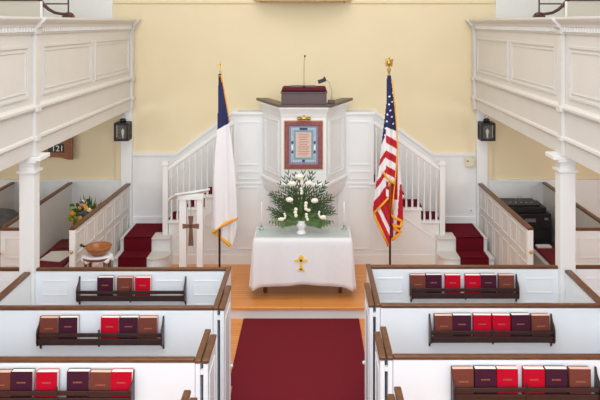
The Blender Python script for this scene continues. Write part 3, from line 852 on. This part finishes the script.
# candles
for px, nm in ((261.5, 'left'), (344, 'right')):
    x = at(px, 0, 8.47).x
    t = thing('candlestick', (x, 8.47, TT), 'slim white candle in a clear holder at the table\'s %s end' % nm, 'candlestick')
    part('holder', MB().lathe([(0.03, TT), (0.032, TT+0.006), (0.012, TT+0.014), (0.011, TT+0.03), (0.017, TT+0.045), (0.012, TT+0.046)], x, 8.47, 14), 'glass', t)
    part('candle', MB().lathe([(0.009, TT+0.03), (0.008, TT+0.33), (0.003, TT+0.335)], x, 8.47, 10), 'wax', t)
    part('wick', MB().tube([(x, 8.47, TT+0.334), (x+0.001, 8.47, TT+0.345)], 0.0012, 5), 'black', t)

# ------------------------------------------------------------------ flower arrangement
def leaf_strip(mb, a, b, w_, mi, droop=0.0):
    a = Vector(a); b = Vector(b); d = b-a; L = d.length
    if L < 1e-5: return
    side = d.cross(Vector((0, -1, 0.25))); 
    if side.length < 1e-6: side = Vector((1, 0, 0))
    side.normalize(); n = 4
    k = len(mb.v)
    for i in range(n+1):
        q = i/n; p = a+d*q; p.z -= droop*q*q
        ww = w_*(sin(pi*min(1, q*0.9+0.12)))*0.5
        mb.v += [tuple(p-side*ww), tuple(p+side*ww)]
    for i in range(n):
        mb.f.append((k+2*i, k+2*i+1, k+2*i+3, k+2*i+2)); mb.m.append(mi); mb.smooth.append(True)
ax, ay, az = vx, vy, TT+0.155
t = thing('flower_arrangement', (ax, ay, az), 'tall fan of white blooms and green palm fronds in the white vase', 'flowers')
fol = MB()
def frond(a, b, n, ll, w_, mi, tip=0.35):
    a = Vector(a); b = Vector(b); d = (b-a)
    pts = []
    for i in range(n+1):
        q = i/n; p = a+d*q; p.z -= 0.05*q*q*d.length*4*abs(d.x); pts.append(p)
    fol.tube(pts, 0.0025, 4, mi, caps=False)
    dn = d.normalized(); sd = dn.cross(Vector((0, 1, 0)))
    if sd.length < 1e-3: sd = Vector((1, 0, 0))
    sd.normalize()
    for i in range(1, n+1):
        q = i/n; l_ = ll*(1-0.55*q)*min(1, 0.5+q*3)
        for sg in (-1, 1):
            dirv = (dn*1.0+sd*sg*(0.42 if mi == 0 else 0.8)+Vector((0, random.uniform(-0.35, 0.2), 0))).normalized()
            leaf_strip(fol, pts[i], pts[i]+dirv*l_, w_, mi, 0.01)
for k in range(24):         # palm fan
    th = radians(-88+176*k/23+random.uniform(-3, 3))
    L = 0.37+0.17*cos(th)**1.3+random.uniform(-0.05, 0.04)
    yd = random.uniform(-0.13, 0.13)
    frond((ax, ay, az), (ax+L*0.86*sin(th), ay+yd, az+0.05+L*0.88*abs(cos(th))+0.03), 8, 0.17, 0.014, 0)
for k in range(24):         # ferns low down
    th = random.uniform(-1, 1)*pi*0.62
    L = random.uniform(0.17, 0.36)
    frond((ax, ay-0.02, az), (ax+L*sin(th), ay-random.uniform(0.02, 0.13), az+L*cos(th)*0.75), 11, 0.065, 0.012, 1)
for sg in (-1, 1):
    for k in range(5):
        frond((ax, ay-0.02, az), (ax+sg*(0.22+0.035*k), ay-0.05-0.02*k, az-0.05+0.025*k), 10, 0.06, 0.013, 1)
for k in range(46):         # long bare blades
    th = radians(random.uniform(-86, 86)); L = random.uniform(0.30, 0.46)+0.1*cos(th)
    leaf_strip(fol, (ax, ay-0.03, az+0.02), (ax+L*0.85*sin(th), ay-random.uniform(0.0, 0.14), az+0.04+L*0.9*cos(th)), 0.016, 0, 0.02)
part('foliage', fol, ['leaf', 'fern'], t)
def bloom(c, r, tall=False):
    mb = MB(); c = Vector(c)
    if tall:
        for k in range(3): mb.ball((c.x+random.uniform(-.008, .008), c.y, c.z+(k-1)*r*1.1), r*0.7, n=8, sy=0.7, sz=1.1)
    else:
        for layer, (rad, nn, up) in enumerate(((0.75, 9, 0), (0.45, 6, 0.4))):
            for k in range(nn):
                a = 2*pi*k/nn+layer
                q_ = random.uniform(0.8, 1.2); mb.ball((c.x+r*rad*q_*cos(a), c.y-0.01-layer*0.008, c.z+r*rad*0.66*q_*sin(a)), r*0.36, n=7, sy=0.5, sz=0.7)
        mb.ball((c.x, c.y-0.022, c.z), r*0.4, n=8, sy=0.6)
    part('bloom', mb, 'petal', t)
for px, py, r, tl in ((299.5, 176.5, .046, 0), (292, 183.5, .042, 0), (309, 183, .042, 0), (301.5, 181.5, .026, 1), (301, 191, .024, 1),
                      (289.5, 199.5, .041, 0), (314.5, 200.5, .042, 0), (305.5, 206, .03, 1), (296, 212.5, .032, 1), (308.5, 210, .024, 0),
                      (307, 217, .026, 1), (323, 217, .036, 0), (281, 219, .034, 0), (285, 216, .02, 1), (319, 214, .02, 1)):
    p = at(px, py, 8.30-0.15); bloom(p, r, bool(tl))
# stems joining the blooms to the vase
sm = MB()
for px, py in ((299.5, 176.5), (292, 183.5), (309, 183), (301, 191), (289.5, 199.5), (314.5, 200.5), (305.5, 206), (296, 212.5), (323, 217), (281, 219)):
    p = at(px, py, 8.17); sm.tube([(ax, ay, az-0.03), ((ax+p.x)/2, (ay+p.y)/2+0.02, (az+p.z)/2), tuple(p)], 0.003, 5)
part('stems', sm, 'fern', t)

# ================================================================== FLAGS
def inpoly(x, y, P):
    r = False; n = len(P)
    for i in range(n):
        x0, y0 = P[i]; x1, y1 = P[(i+1) % n]
        if (y0 > y) != (y1 > y) and x < (x1-x0)*(y-y0)/(y1-y0)+x0: r = not r
    return r
def clothlayer(mb, P, depth, colfn, fold, step=0.55):
    """P: outline measured on the photo (px), laid out in metres in the flag's own hanging plane"""
    x0 = min(p[0] for p in P); x1 = max(p[0] for p in P); y0 = min(p[1] for p in P); y1 = max(p[1] for p in P)
    idx = {}
    def vtx(i, j):
        if (i, j) not in idx:
            x, y = x0+i*step, y0+j*step
            w_ = at(x, y, FY)
            idx[(i, j)] = len(mb.v); mb.v.append((w_.x, FY+depth+fold(x, y), w_.z))
        return idx[(i, j)]
    for i in range(int((x1-x0)/step)+1):
        for j in range(int((y1-y0)/step)+1):
            cx, cy = x0+(i+.5)*step, y0+(j+.5)*step
            if inpoly(cx, cy, P):
                mb.f.append((vtx(i, j), vtx(i+1, j), vtx(i+1, j+1), vtx(i, j+1))); mb.m.append(colfn(cx, cy)); mb.smooth.append(True)
def fringe(mb, pts, depth, r=0.013):
    # braid with short hanging tassels
    W = [at(x, y, FY)+Vector((0, depth, 0)) for x, y in pts]
    mb.tube(W, r, 8)
FY = 8.6
def pole_for(t, px, ptop, base_label=None):
    x = at(px, 0, FY).x
    zt = at(0, ptop, FY).z
    part('pole', MB().tube([(x, FY, PZ+0.05), (x, FY, zt)], 0.0135, 12), 'pole', t)
    part('stand', MB().lathe([(0.13, PZ), (0.13, PZ+0.02), (0.06, PZ+0.05), (0.025, PZ+0.07), (0.02, PZ+0.14)], x, FY, 24), 'brass', t)
    return x, zt
# --- national flag, right
xf_ = at(390, 0, FY).x
t = thing('flag_on_pole', (xf_, FY, PZ), 'red, white and blue striped flag on a dark pole topped by an eagle', 'flag')
x, zt = pole_for(t, 390, 76)
mb = MB().lathe([(0.014, zt-0.02), (0.02, zt-0.01), (0.012, zt+0.01), (0.014, zt+0.05), (0.026, zt+0.075), (0.012, zt+0.10), (0.02, zt+0.115), (0.01, zt+0.12)], x-0.012, FY, 12)
mb.v = [(a+0.0, b, c) for a, b, c in mb.v]
zz = zt+0.115; xe = x-0.012
mb.ball((xe, FY, zz+0.045), 0.026, sz=1.7, sy=0.8)          # body
mb.ball((xe+0.002, FY-0.012, zz+0.105), 0.013)              # head
mb.tube([(xe+0.004, FY-0.02, zz+0.105), (xe+0.016, FY-0.03, zz+0.098)], [0.006, 0.001], 6)
for sx in (-1, 1):
    for k in range(4):
        a0 = Vector((xe+sx*0.012, FY, zz+0.07-0.01*k)); a1 = Vector((xe+sx*(0.052-0.004*k), FY+0.01, zz+0.088-0.028*k))
        mb.obox(a0, a1, 0.01, 0.02)
part('finial', mb, 'brass', t, label='gold eagle finial')
R_, W_, B_ = 0, 1, 2
stars = [(390, 110), (387, 114), (391.5, 116.5), (386.5, 121), (393, 123.5), (385.5, 128), (384.8, 134.8), (391.8, 101.5), (388.5, 104), (392.5, 93), (389, 96)]
def c1(x, y):
    for sx, sy in stars:
        if (x-sx)**2+(y-sy)**2 < 0.85: return W_
    if x > 385.5:
        if y < 126.5+(x-386)*0.45: return B_
        tt = y-0.62*(x-386)
        return W_ if tt < 127 or ((tt-127) % 15.2) < 7.4 else R_
    if y < 134-2.2*(x-385.6) and y < 147: return B_
    tt = y+1.4*(x-385)
    for a, b in ((151, 157), (169, 175.5), (186, 199)):
        if a <= tt < b: return R_
    return W_
def c2(x, y):
    q = x-(373+(y-212)*0.47)
    return R_ if q < 5.5 or q > 9.5 else W_
def c3(x, y):
    if x < 397.6 and y < 200: return R_
    if y > 185 and x > 397.5+(215-y)*0.09: return R_
    if y > 195 and x < 394: return R_
    return W_
fm = MB()
f1 = lambda x, y: 0.018*sin((x-386)*0.75+y*0.02)*min(1, (y-72)/60)+0.003*abs(x-385)
L1 = [(386.5, 75), (390.5, 75), (392, 88), (393.5, 100), (395, 112), (396, 125), (397, 140), (397, 150), (396, 165), (395, 182), (392, 181.5), (388, 178.5), (388.3, 196), (380, 204.5), (373, 212.5), (373.3, 205), (374.5, 195), (376.5, 180), (379, 165), (380.5, 150), (381.5, 140), (383.5, 125), (385, 112), (386.3, 100)]
clothlayer(fm, L1, -0.05, c1, f1)
L3 = [(393, 100), (396.5, 120), (398.5, 150), (400.5, 170), (402, 185), (403, 200), (403, 222), (400, 233), (392, 241), (390.5, 236), (389.5, 200), (392, 180), (393, 150)]
clothlayer(fm, L3, 0.03, c3, lambda x, y: 0.015*sin(x*0.8+1))
L2 = [(373, 212), (380, 203), (388, 194), (389.3, 194), (389.3, 245), (388, 244), (379, 225)]
clothlayer(fm, L2, -0.03, c2, lambda x, y: 0.012*sin((x-y*0.4)*0.6))
part('flag_cloth', fm, ['fred', 'silk', 'fblue'], t, solid=0.003)
fr = MB(); fringe(fr, [(392, 80), (394, 100), (396, 125), (397, 145), (395.7, 165), (394.5, 180), (392.5, 200), (391.2, 213)], -0.058, 0.008); part('fringe', fr, 'gold', t, label='gold fringe')
fr = MB(); fringe(fr, [(383, 171), (385, 175), (389, 179), (394.5, 183)], -0.066, 0.013); part('fringe', fr, 'gold', t, label='gold fringe')
fr = MB(); fringe(fr, [(388, 196.5), (381, 204), (373.5, 212)], -0.062, 0.013); part('fringe', fr, 'gold', t, label='gold fringe')
fr = MB(); fringe(fr, [(373.3, 211), (376, 219), (381, 229), (388, 245)], -0.045, 0.014); part('fringe', fr, 'gold', t, label='gold fringe')
fr = MB(); fringe(fr, [(390.5, 214), (394, 218), (398.5, 219.5), (403, 222)], 0.01, 0.016); part('fringe', fr, 'gold', t, label='gold fringe')
fr = MB(); fringe(fr, [(402, 222), (400.5, 227), (396, 226), (393.5, 224), (395.5, 229), (400.5, 232), (397, 236), (391.5, 240)], 0.0, 0.019); part('fringe', fr, 'gold', t, label='gold fringe')
fr = MB()
for dx in (0, 1.0): fr.tube([at(388.4+dx, 180, FY)+Vector((0, -0.08, 0)), at(388.8+dx, 186, FY)+Vector((0, -0.06, 0)), at(389.3+dx, 196, FY)+Vector((0, -0.03, 0)), at(389.4+dx, 212, FY)+Vector((0, -0.03, 0))], 0.006, 6)
part('cord', fr, 'brass', t)

# --- church flag, left
x0_ = at(219.5, 0, FY).x
t = thing('flag_on_pole', (x0_, FY, PZ), 'white flag with a blue corner and gold fringe on a cross-topped pole', 'flag')
x, zt = pole_for(t, 219.5, 74)
mb = MB().lathe([(0.013, zt-0.02), (0.018, zt-0.005), (0.01, zt+0.01), (0.013, zt+0.03), (0.006, zt+0.04)], x+0.01, FY, 12)
mb.box(x+0.004, x+0.016, FY-0.006, FY+0.006, zt+0.03, zt+0.165).box(x-0.032, x+0.052, FY-0.006, FY+0.006, zt+0.105, zt+0.118)
part('finial', mb, 'brass', t, label='small brass cross finial')
def k1(x, y): return 1 if y < 131.5-(x-217)*0.55-2 else 0
fm = MB()
P1 = [(219.3, 74), (221.3, 73), (223, 84), (226, 100), (229, 122), (233, 145), (235.5, 170), (237, 195), (238, 216), (232, 219), (222, 224.5), (213, 231), (212, 227), (213, 205), (214, 185), (215.5, 155), (217.5, 135), (218.3, 115), (218.5, 95)]
clothlayer(fm, P1, -0.045, k1, lambda x, y: 0.026*sin((x-218)*0.36+0.5*sin(x*0.5)-y*0.008)*min(1, max(0.1, (y-75)/70)))
P2 = [(213, 230), (222, 222), (237, 214), (236.5, 228), (233, 246), (229, 246), (221, 238)]
clothlayer(fm, P2, 0.035, lambda x, y: 0, lambda x, y: 0.015*sin(x*0.7))
part('flag_cloth', fm, ['silk', 'fblue'], t, solid=0.003)
for pts, dep, rad in (([(219.5, 76), (221.5, 75), (222.5, 82)], -0.05, 0.008),
                      ([(222, 76), (224, 88), (227, 104), (229.5, 122)], -0.035, 0.008),
                      ([(238.2, 216.5), (232, 219.5), (223, 224), (213.8, 230), (213.6, 232)], -0.055, 0.018),
                      ([(213.6, 232), (218, 236), (224, 241), (229.5, 245.5), (230.3, 246.5)], 0.012, [0.018, 0.018, 0.018, 0.024, 0.02])):
    fr = MB(); fringe(fr, pts, dep, rad); part('fringe', fr, 'gold', t, label='gold fringe')

# ================================================================== WHITE LECTERN WITH CROSS
LY = 8.35
def lx(px): return at(px, 0, LY).x
def lz(py): return at(0, py, LY).z
t = thing('lectern_stand', (lx(191), LY, PZ), 'open white lectern stand with slanting top, left of the white flag', 'lectern')
for a, b in ((179.5, 186.5), (197, 203)):
    part('post', MB().box(lx(a), lx(b), LY-0.03, LY+0.05, PZ+0.03, lz(198)), 'white', t, bevel=0.004)
part('top_beam', MB().box(lx(178), lx(203.5), LY-0.045, LY+0.06, lz(199), lz(194.5)), 'white', t, bevel=0.004)
part('foot', MB().box(lx(177.5), lx(205), LY-0.12, LY+0.16, PZ, PZ+0.035), 'white', t, bevel=0.006)
mb = MB()
# top board turned about 36 degrees and sloping down towards the reader behind it
fl_ = at(175, 193.5, 8.22); fr_ = Vector((at(210, 0, 8.49).x, 8.49, fl_.z))
e_ = (fr_-fl_); nb = Vector((-e_.y, e_.x, 0)).normalized()
bk = nb*0.20+Vector((0, 0, -0.10))
top = [fl_, fr_, fr_+bk, fl_+bk]
vs_ = [tuple(p) for p in top]+[(p.x, p.y, p.z-0.024) for p in top]
mb.add(vs_, [(0, 1, 2, 3), (7, 6, 5, 4), (0, 4, 5, 1), (1, 5, 6, 2), (2, 6, 7, 3), (3, 7, 4, 0)])
mb.box(lx(184), lx(199), LY-0.02, LY+0.05, lz(195.5), fl_.z-0.06)
part('slanted_top', mb, 'white', t, bevel=0.004)
part('base_ornament', MB().lathe([(0.05, PZ+0.036), (0.045, PZ+0.07), (0.03, PZ+0.10), (0.012, PZ+0.115)], lx(192), LY, 12), 'white', t)
t = thing('hanging_cross', (lx(191), LY, lz(245)), 'flared dark walnut cross hung between the white lectern posts', 'cross')
cxx = lx(191.2)
def fl(x0, z0, x1, z1, w0, w1):
    a = Vector((x0, 0, z0)); b = Vector((x1, 0, z1)); d = (b-a).normalized(); n = Vector((-d.z, 0, d.x))
    return [(p.x, p.z) for p in (a-n*w0/2, b-n*w1/2, b+n*w1/2, a+n*w0/2)]
zc = lz(225.5)
mb = MB()
for x1, z1 in ((cxx, lz(215.5)), (cxx, lz(245)), (cxx-0.098, zc), (cxx+0.098, zc)):
    mb.prism(fl(cxx, zc, x1, z1, 0.035, 0.062), 'y', LY-0.035, LY-0.012)
part('cross_body', mb, 'cross', t, bevel=0.003)
part('hook', MB().tube([(cxx, LY-0.02, lz(216)), (cxx, LY-0.02, lz(198.5))], 0.002, 5), 'steel', t)

# ================================================================== BAPTISMAL STAND
BY = 7.62
SZ = 0.0
bx_ = at(97.5, 0, BY).x
zt = 0.825
t = thing('small_stand', (bx_, BY, SZ), 'small brown stand under a scalloped white cloth, before the left side pew post', 'stand')
part('stand_top', MB().lathe([(0.15, zt-0.03), (0.155, zt-0.02), (0.155, zt-0.008)], bx_, BY, 24), 'leg', t)
for sx, sy in ((-1, -1), (1, -1), (-1, 1), (1, 1)):
    xx, yy = bx_+sx*0.105, BY+sy*0.075
    part('leg', MB().lathe([(0.014, 0), (0.02, 0.05), (0.014, 0.1), (0.022, 0.35), (0.018, 0.6), (0.022, zt-0.03)], xx, yy, 10), 'leg', t)
mb = MB(); n = 64; k0 = len(mb.v)
rings = ((0.01, 0), (0.10, 0), (0.158, 0), (0.162, 0.01), (0.166, 0.03), (0.168, 0.05))
for ri, (r, dz) in enumerate(rings):
    for k in range(n):
        a = 2*pi*k/n
        sc = 1+(0.04*cos(a*9) if ri >= 4 else 0)
        dd = dz*(1+0.28*cos(a*9)) if ri >= 4 else dz
        mb.v.append((bx_+r*sc*cos(a), BY+r*sc*0.8*sin(a), zt-dd))
for ri in range(len(rings)-1):
    for k in range(n):
        mb.f.append((ri*n+k, ri*n+(k+1) % n, (ri+1)*n+(k+1) % n, (ri+1)*n+k)); mb.m.append(0); mb.smooth.append(True)
mb.f.append(tuple(range(n))); mb.m.append(0); mb.smooth.append(False)
single('scalloped_cloth', mb, 'linen', (bx_, BY, zt), 'scalloped white cloth under the wooden bowl', 'cloth', solid=0.004)
bz = zt+0.004
t = thing('wooden_bowl', (bx_+0.01, BY, bz), 'turned brown wooden bowl on the scalloped white cloth', 'bowl')
part('bowl', MB().lathe([(0.07, bz), (0.075, bz+0.01), (0.11, bz+0.035), (0.138, bz+0.075), (0.146, bz+0.095), (0.14, bz+0.10), (0.128, bz+0.085), (0.095, bz+0.045), (0.05, bz+0.03), (0.02, bz+0.028)], bx_+0.01, BY, 32), 'bowl', t)
part('handle', MB().tube([(bx_-0.12, BY-0.01, bz+0.085), (bx_-0.155, BY-0.02, bz+0.10), (bx_-0.18, BY-0.02, bz+0.112)], [0.014, 0.012, 0.016], 10), 'black', t, label='dark handle')

# ================================================================== LANTERNS
for s, nm in ((-1, 'left'), (1, 'right')):
    px = 123 if s < 0 else 486.5
    d = 9.52
    x = at(px, 0, d).x; z0, z1 = at(0, 140, d).z, at(0, 122, d).z
    hw = 0.098
    t = thing('lantern', (x, d, z0), 'square black lantern with clear panes at the %s balcony end' % nm, 'lantern')
    mb = MB(); mb.box(x-hw, x+hw, d-hw, d+hw, z0, z0+0.03)
    mb.box(x-hw, x+hw, d-hw, d+hw, z1-0.03, z1)
    part('cage_plates', mb, 'black', t, bevel=0.003)
    for sx in (-1, 1):
        for sy in (-1, 1): part('corner_bar', MB().box(x+sx*hw, x+sx*(hw-0.028), d+sy*hw, d+sy*(hw-0.028), z0+0.03, z1-0.03), 'black', t)
    mb = MB()
    mb.box(x-hw+0.028, x+hw-0.028, d-hw+0.010, d-hw+0.014, z0+0.03, z1-0.03)
    for sx in (-1, 1): mb.box(x+sx*(hw-0.010), x+sx*(hw-0.014), d-hw+0.028, d+hw-0.028, z0+0.03, z1-0.03)
    part('pane', mb, 'lglass', t)
    part('back_plate', MB().box(x-hw+0.028, x+hw-0.028, d+hw-0.02, d+hw-0.01, z0+0.03, z1-0.03), 'black', t)
    part('vent_cap', MB().lathe([(0.045, z1), (0.045, z1+0.035), (0.03, z1+0.045), (0.012, z1+0.05)], x, d, 14), 'black', t)
    part('candle_bulb', MB().lathe([(0.012, z0+0.03), (0.012, z0+0.075), (0.018, z0+0.10), (0.022, z0+0.13), (0.004, z0+0.16)], x+0.005, d-0.03, 12), 'ivory', t)
    zc = z1+0.05
    part('ring', MB().tube([(x+0.03*cos(a), d, zc+0.022+0.024*sin(a)) for a in [2*pi*k/14 for k in range(15)]], 0.004, 6), 'steel', t)
    part('hanger_arm', MB().tube([(x, d, 2.195), (x, d, zc+0.042)], 0.004, 6), 'black', t)

# small fixture on the soffit, left
p = at(102, 125, 9.2)
t = thing('soffit_fixture', (-2.63, 9.3, 2.19), 'small grey fixture under the left balcony near the lantern', 'fixture')
part('plate', MB().box(-2.76, -2.57, 9.05, 9.2, 2.165, 2.199), 'grey', t, bevel=0.006)
part('lens', MB().box(-2.74, -2.59, 9.07, 9.18, 2.155, 2.165), 'steel', t)

# ================================================================== HYMN BOARD
hx0, hx1 = at(36, 0, 9.8).x, at(73, 0, 9.8).x
t = thing('hymn_board', ((hx0+hx1)/2, 9.8, 1.42), 'reddish wooden hymn board with white numbers under the left balcony', 'hymn board')
zb = at(0, 159.5, 9.8).z
arc = [(hx0, zb), (hx0+0.06, zb+0.0)]+[(hx0+0.06+(hx1-hx0-0.12)*k/8, zb+0.035*sin(pi*k/8)) for k in range(1, 8)]+[(hx1-0.06, zb), (hx1, zb), (hx1, 2.12), (hx0, 2.12)]
part('board', MB().prism(arc, 'y', 9.79, 9.81), 'board', t)
mb = MB()
for z in (1.52, 1.66, 1.80, 1.94): mb.box(hx0+0.02, hx1-0.02, 9.772, 9.79, z, z+0.022)
mb.box(hx0, hx0+0.022, 9.77, 9.79, zb+0.02, 2.12); mb.box(hx1-0.022, hx1, 9.77, 9.79, zb+0.02, 2.12)
part('slats', mb, 'board', t)
def text_mesh(mb, s_, x, y, z, size, mi):
    cu = bpy.data.curves.new('t', 'FONT'); cu.body = s_; cu.size = size; cu.extrude = 0.001
    o = bpy.data.objects.new('t', cu); COL.objects.link(o)
    me = bpy.data.meshes.new_from_object(o.evaluated_get(bpy.context.evaluated_depsgraph_get()))
    mb.add([(x+v.co.x, y-v.co.z, z+v.co.y) for v in me.vertices], [tuple(p.vertices) for p in me.polygons], mi)
    bpy.data.objects.remove(o); bpy.data.curves.remove(cu); bpy.data.meshes.remove(me)
for row, (z, tx) in enumerate(((1.545, '121'),)):
    mb = MB().box(at(48, 0, 9.78).x, at(63.5, 0, 9.78).x, 9.780, 9.786, z-0.002, z+0.112)
    text_mesh(mb, tx, at(51.5, 0, 9.78).x, 9.778, z+0.014, 0.115, 1)
    part('number_card', mb, ['black', 'page'], t, label='black card with white numbers')

# ================================================================== THINGS IN THE SIDE PEWS
# artificial flowers on a stand, left
fx, fyy, fz = -2.75, 9.05, 0.72
t = thing('plant_stand', (fx, fyy, 0), 'white plant stand behind the left side pew wall', 'plant stand')
part('stand_top', MB().lathe([(0.09, 0.53), (0.09, 0.55)], fx, fyy, 20), 'white', t)
part('stem', MB().lathe([(0.02, 0.03), (0.025, 0.3), (0.02, 0.53)], fx, fyy, 12), 'white', t)
part('base', MB().lathe([(0.085, 0), (0.085, 0.015), (0.03, 0.03)], fx, fyy, 20), 'white', t)
t = thing('flower_basket', (fx, fyy, 0.551), 'mixed yellow, pink, blue and lime flowers behind the left pew rail', 'flowers')
part('basket', MB().lathe([(0.06, 0.551), (0.09, 0.62), (0.10, 0.70), (0.09, 0.70), (0.05, 0.60)], fx, fyy, 18), 'leg', t)
fol = MB()
for k in range(46):
    a = random.uniform(0, 2*pi); r = random.uniform(0.08, 0.22); h = random.uniform(0.02, 0.34)
    if k < 12: r = random.uniform(0.03, 0.18); h = random.uniform(0.36, 0.44)
    leaf_strip(fol, (fx+0.03*cos(a), fyy+0.03*sin(a), 0.69), (fx+r*cos(a), fyy+r*sin(a)*0.8, 0.70+h), 0.032, 0)
    leaf_strip(fol, (fx+r*0.5*cos(a), fyy+r*0.4*sin(a), 0.70+h*0.4), (fx+r*1.1*cos(a+.3), fyy+r*sin(a+.3)*0.8, 0.70+h*0.8), 0.04, 0)
part('foliage', fol, 'leaf', t)
for k in range(95):
    a = random.uniform(0, 2*pi); q = random.random()**0.5
    x = fx-0.05+0.2*q*cos(a); z = 0.90+0.17*q*sin(a); y = fyy-0.13*math.sqrt(max(0, 1-q*q))-0.03+random.uniform(-0.04, 0.05)
    mb = MB(); r = random.uniform(0.018, 0.034)
    for j in range(5): mb.ball((x+r*0.6*cos(j*1.257), y, z+r*0.6*sin(j*1.257)), r*0.5, n=6, sy=0.6)
    mb.ball((x, y-r*0.3, z), r*0.4, n=6)
    m_ = (random.choice(['fg', 'fg', 'leaf', 'fern', 'fy']) if x < fx-0.10 else random.choice(['fy', 'fp', 'fb', 'petal', 'fy', 'leaf', 'leaf', 'fb']))
    part('flower_head', mb, m_, t)

# grey bundle at the far left
t = thing('covered_drum', (-3.66, 8.35, 0), 'dark grey cloth-covered round bundle behind the far left pew rail', 'bundle')
part('cloth_cover', MB().lathe([(0.20, 0.0), (0.24, 0.3), (0.27, 0.75), (0.285, 0.95), (0.27, 1.03), (0.2, 1.09), (0.1, 1.12), (0.01, 1.13)], -3.63, 8.35, 28, sy=0.9), 'greycloth', t)

# black equipment case, right
cx0, cx1, cy0, cy1 = 2.72, 3.27, 9.2, 9.62
t = thing('equipment_case', ((cx0+cx1)/2, 9.4, 0), 'black audio equipment case behind the right pew rail', 'equipment case')
part('body', MB().box(cx0, cx1, cy0, cy1, 0.0, 0.84), 'case', t, bevel=0.01)
part('upper_unit', MB().box(cx0+0.02, cx1-0.05, cy0+0.04, cy1, 0.841, 0.915), 'case', t, bevel=0.01)
part('top_tray', MB().box(cx0-0.02, cx1-0.12, cy0+0.08, cy1+0.02, 0.916, 0.94), 'case', t, bevel=0.004)
mb = MB(); mb.rectmould((cx0+0.20, cy0, 0.735), (1, 0, 0), (0, 0, 1), 0.14, 0.045, 0.012, 0.012, (0, -1, 0)); mb.box(cx0+0.21, cx0+0.33, cy0-0.01, cy0, 0.745, 0.765)
part('handle', mb, 'steel', t, label='silver recessed handle')
mb = MB()
for xx in (cx0+0.07, cx1-0.09): mb.box(xx, xx+0.045, cy0-0.008, cy0, 0.76, 0.79)
part('latch', mb, 'steel', t)
mb = MB()
for z in (0.2, 0.42, 0.64): mb.box(cx0+0.03, cx1-0.03, cy0-0.006, cy0, z, z+0.012)
part('front_ribs', mb, 'black', t)
mb = MB()
for k in range(5): mb.lathe([(0.012, 0.941), (0.01, 0.955)], cx0+0.06+k*0.07, cy0+0.16, 8)
for dx in (0.13, 0.17): mb.tube([(cx0+dx, cy0+0.2, 0.94), (cx0+dx+0.02, cy0+0.2, 1.0), (cx0+dx+0.05, cy0+0.21, 1.03)], 0.003, 6)
part('controls', mb, 'steel', t)

# ================================================================== BALCONY BENCHES (dark scrolled ends)
for s, nm in ((-1, 'left'), (1, 'right')):
    d = 7.8
    g = lambda px, py: at(px, py, d)
    mpx = (lambda p: p) if s < 0 else (lambda p: 2*304.5-p-1.5)
    t = thing('balcony_bench', (at(mpx(55), 0, d).x, d, 3.406), 'dark scroll-ended bench with cream back behind the %s balcony rail' % nm, 'bench')
    pts = [g(mpx(36), -5), g(mpx(40), 0), g(mpx(44), 5), g(mpx(49), 9.5), g(mpx(55), 12.8), g(mpx(61), 13.8), g(mpx(66), 14)]
    part('scroll_leg', MB().tube(pts, [0.024, 0.022, 0.02, 0.018, 0.017, 0.016, 0.016], 10), 'scroll', t)
    a = g(mpx(68.5), 15.2)
    mb = MB().ball((a.x, d, 3.44), 0.04, n=14, sx=1.5, sz=0.8); mb.box(a.x-0.06, a.x+0.06, d-0.035, d+0.035, 3.4055, 3.435)
    part('foot', mb, 'scroll', t)
    part('post', MB().box(g(mpx(67.8), 0).x, g(mpx(69), 0).x, d-0.008, d+0.008, 3.46, 3.95), 'scroll', t)
    part('rung', MB().tube([g(mpx(46), 3.8), g(mpx(68), 3.8)], 0.008, 8), 'scroll', t)
    xa = g(mpx(41), 0).x; xb = s*4.55
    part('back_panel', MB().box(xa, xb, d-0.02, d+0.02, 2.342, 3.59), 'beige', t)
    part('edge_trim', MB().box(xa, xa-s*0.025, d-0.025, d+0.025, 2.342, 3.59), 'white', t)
    part('top_rail', MB().box(xa+s*0.02, xb, d-0.035, d+0.03, 3.595, 3.64), 'scroll', t)
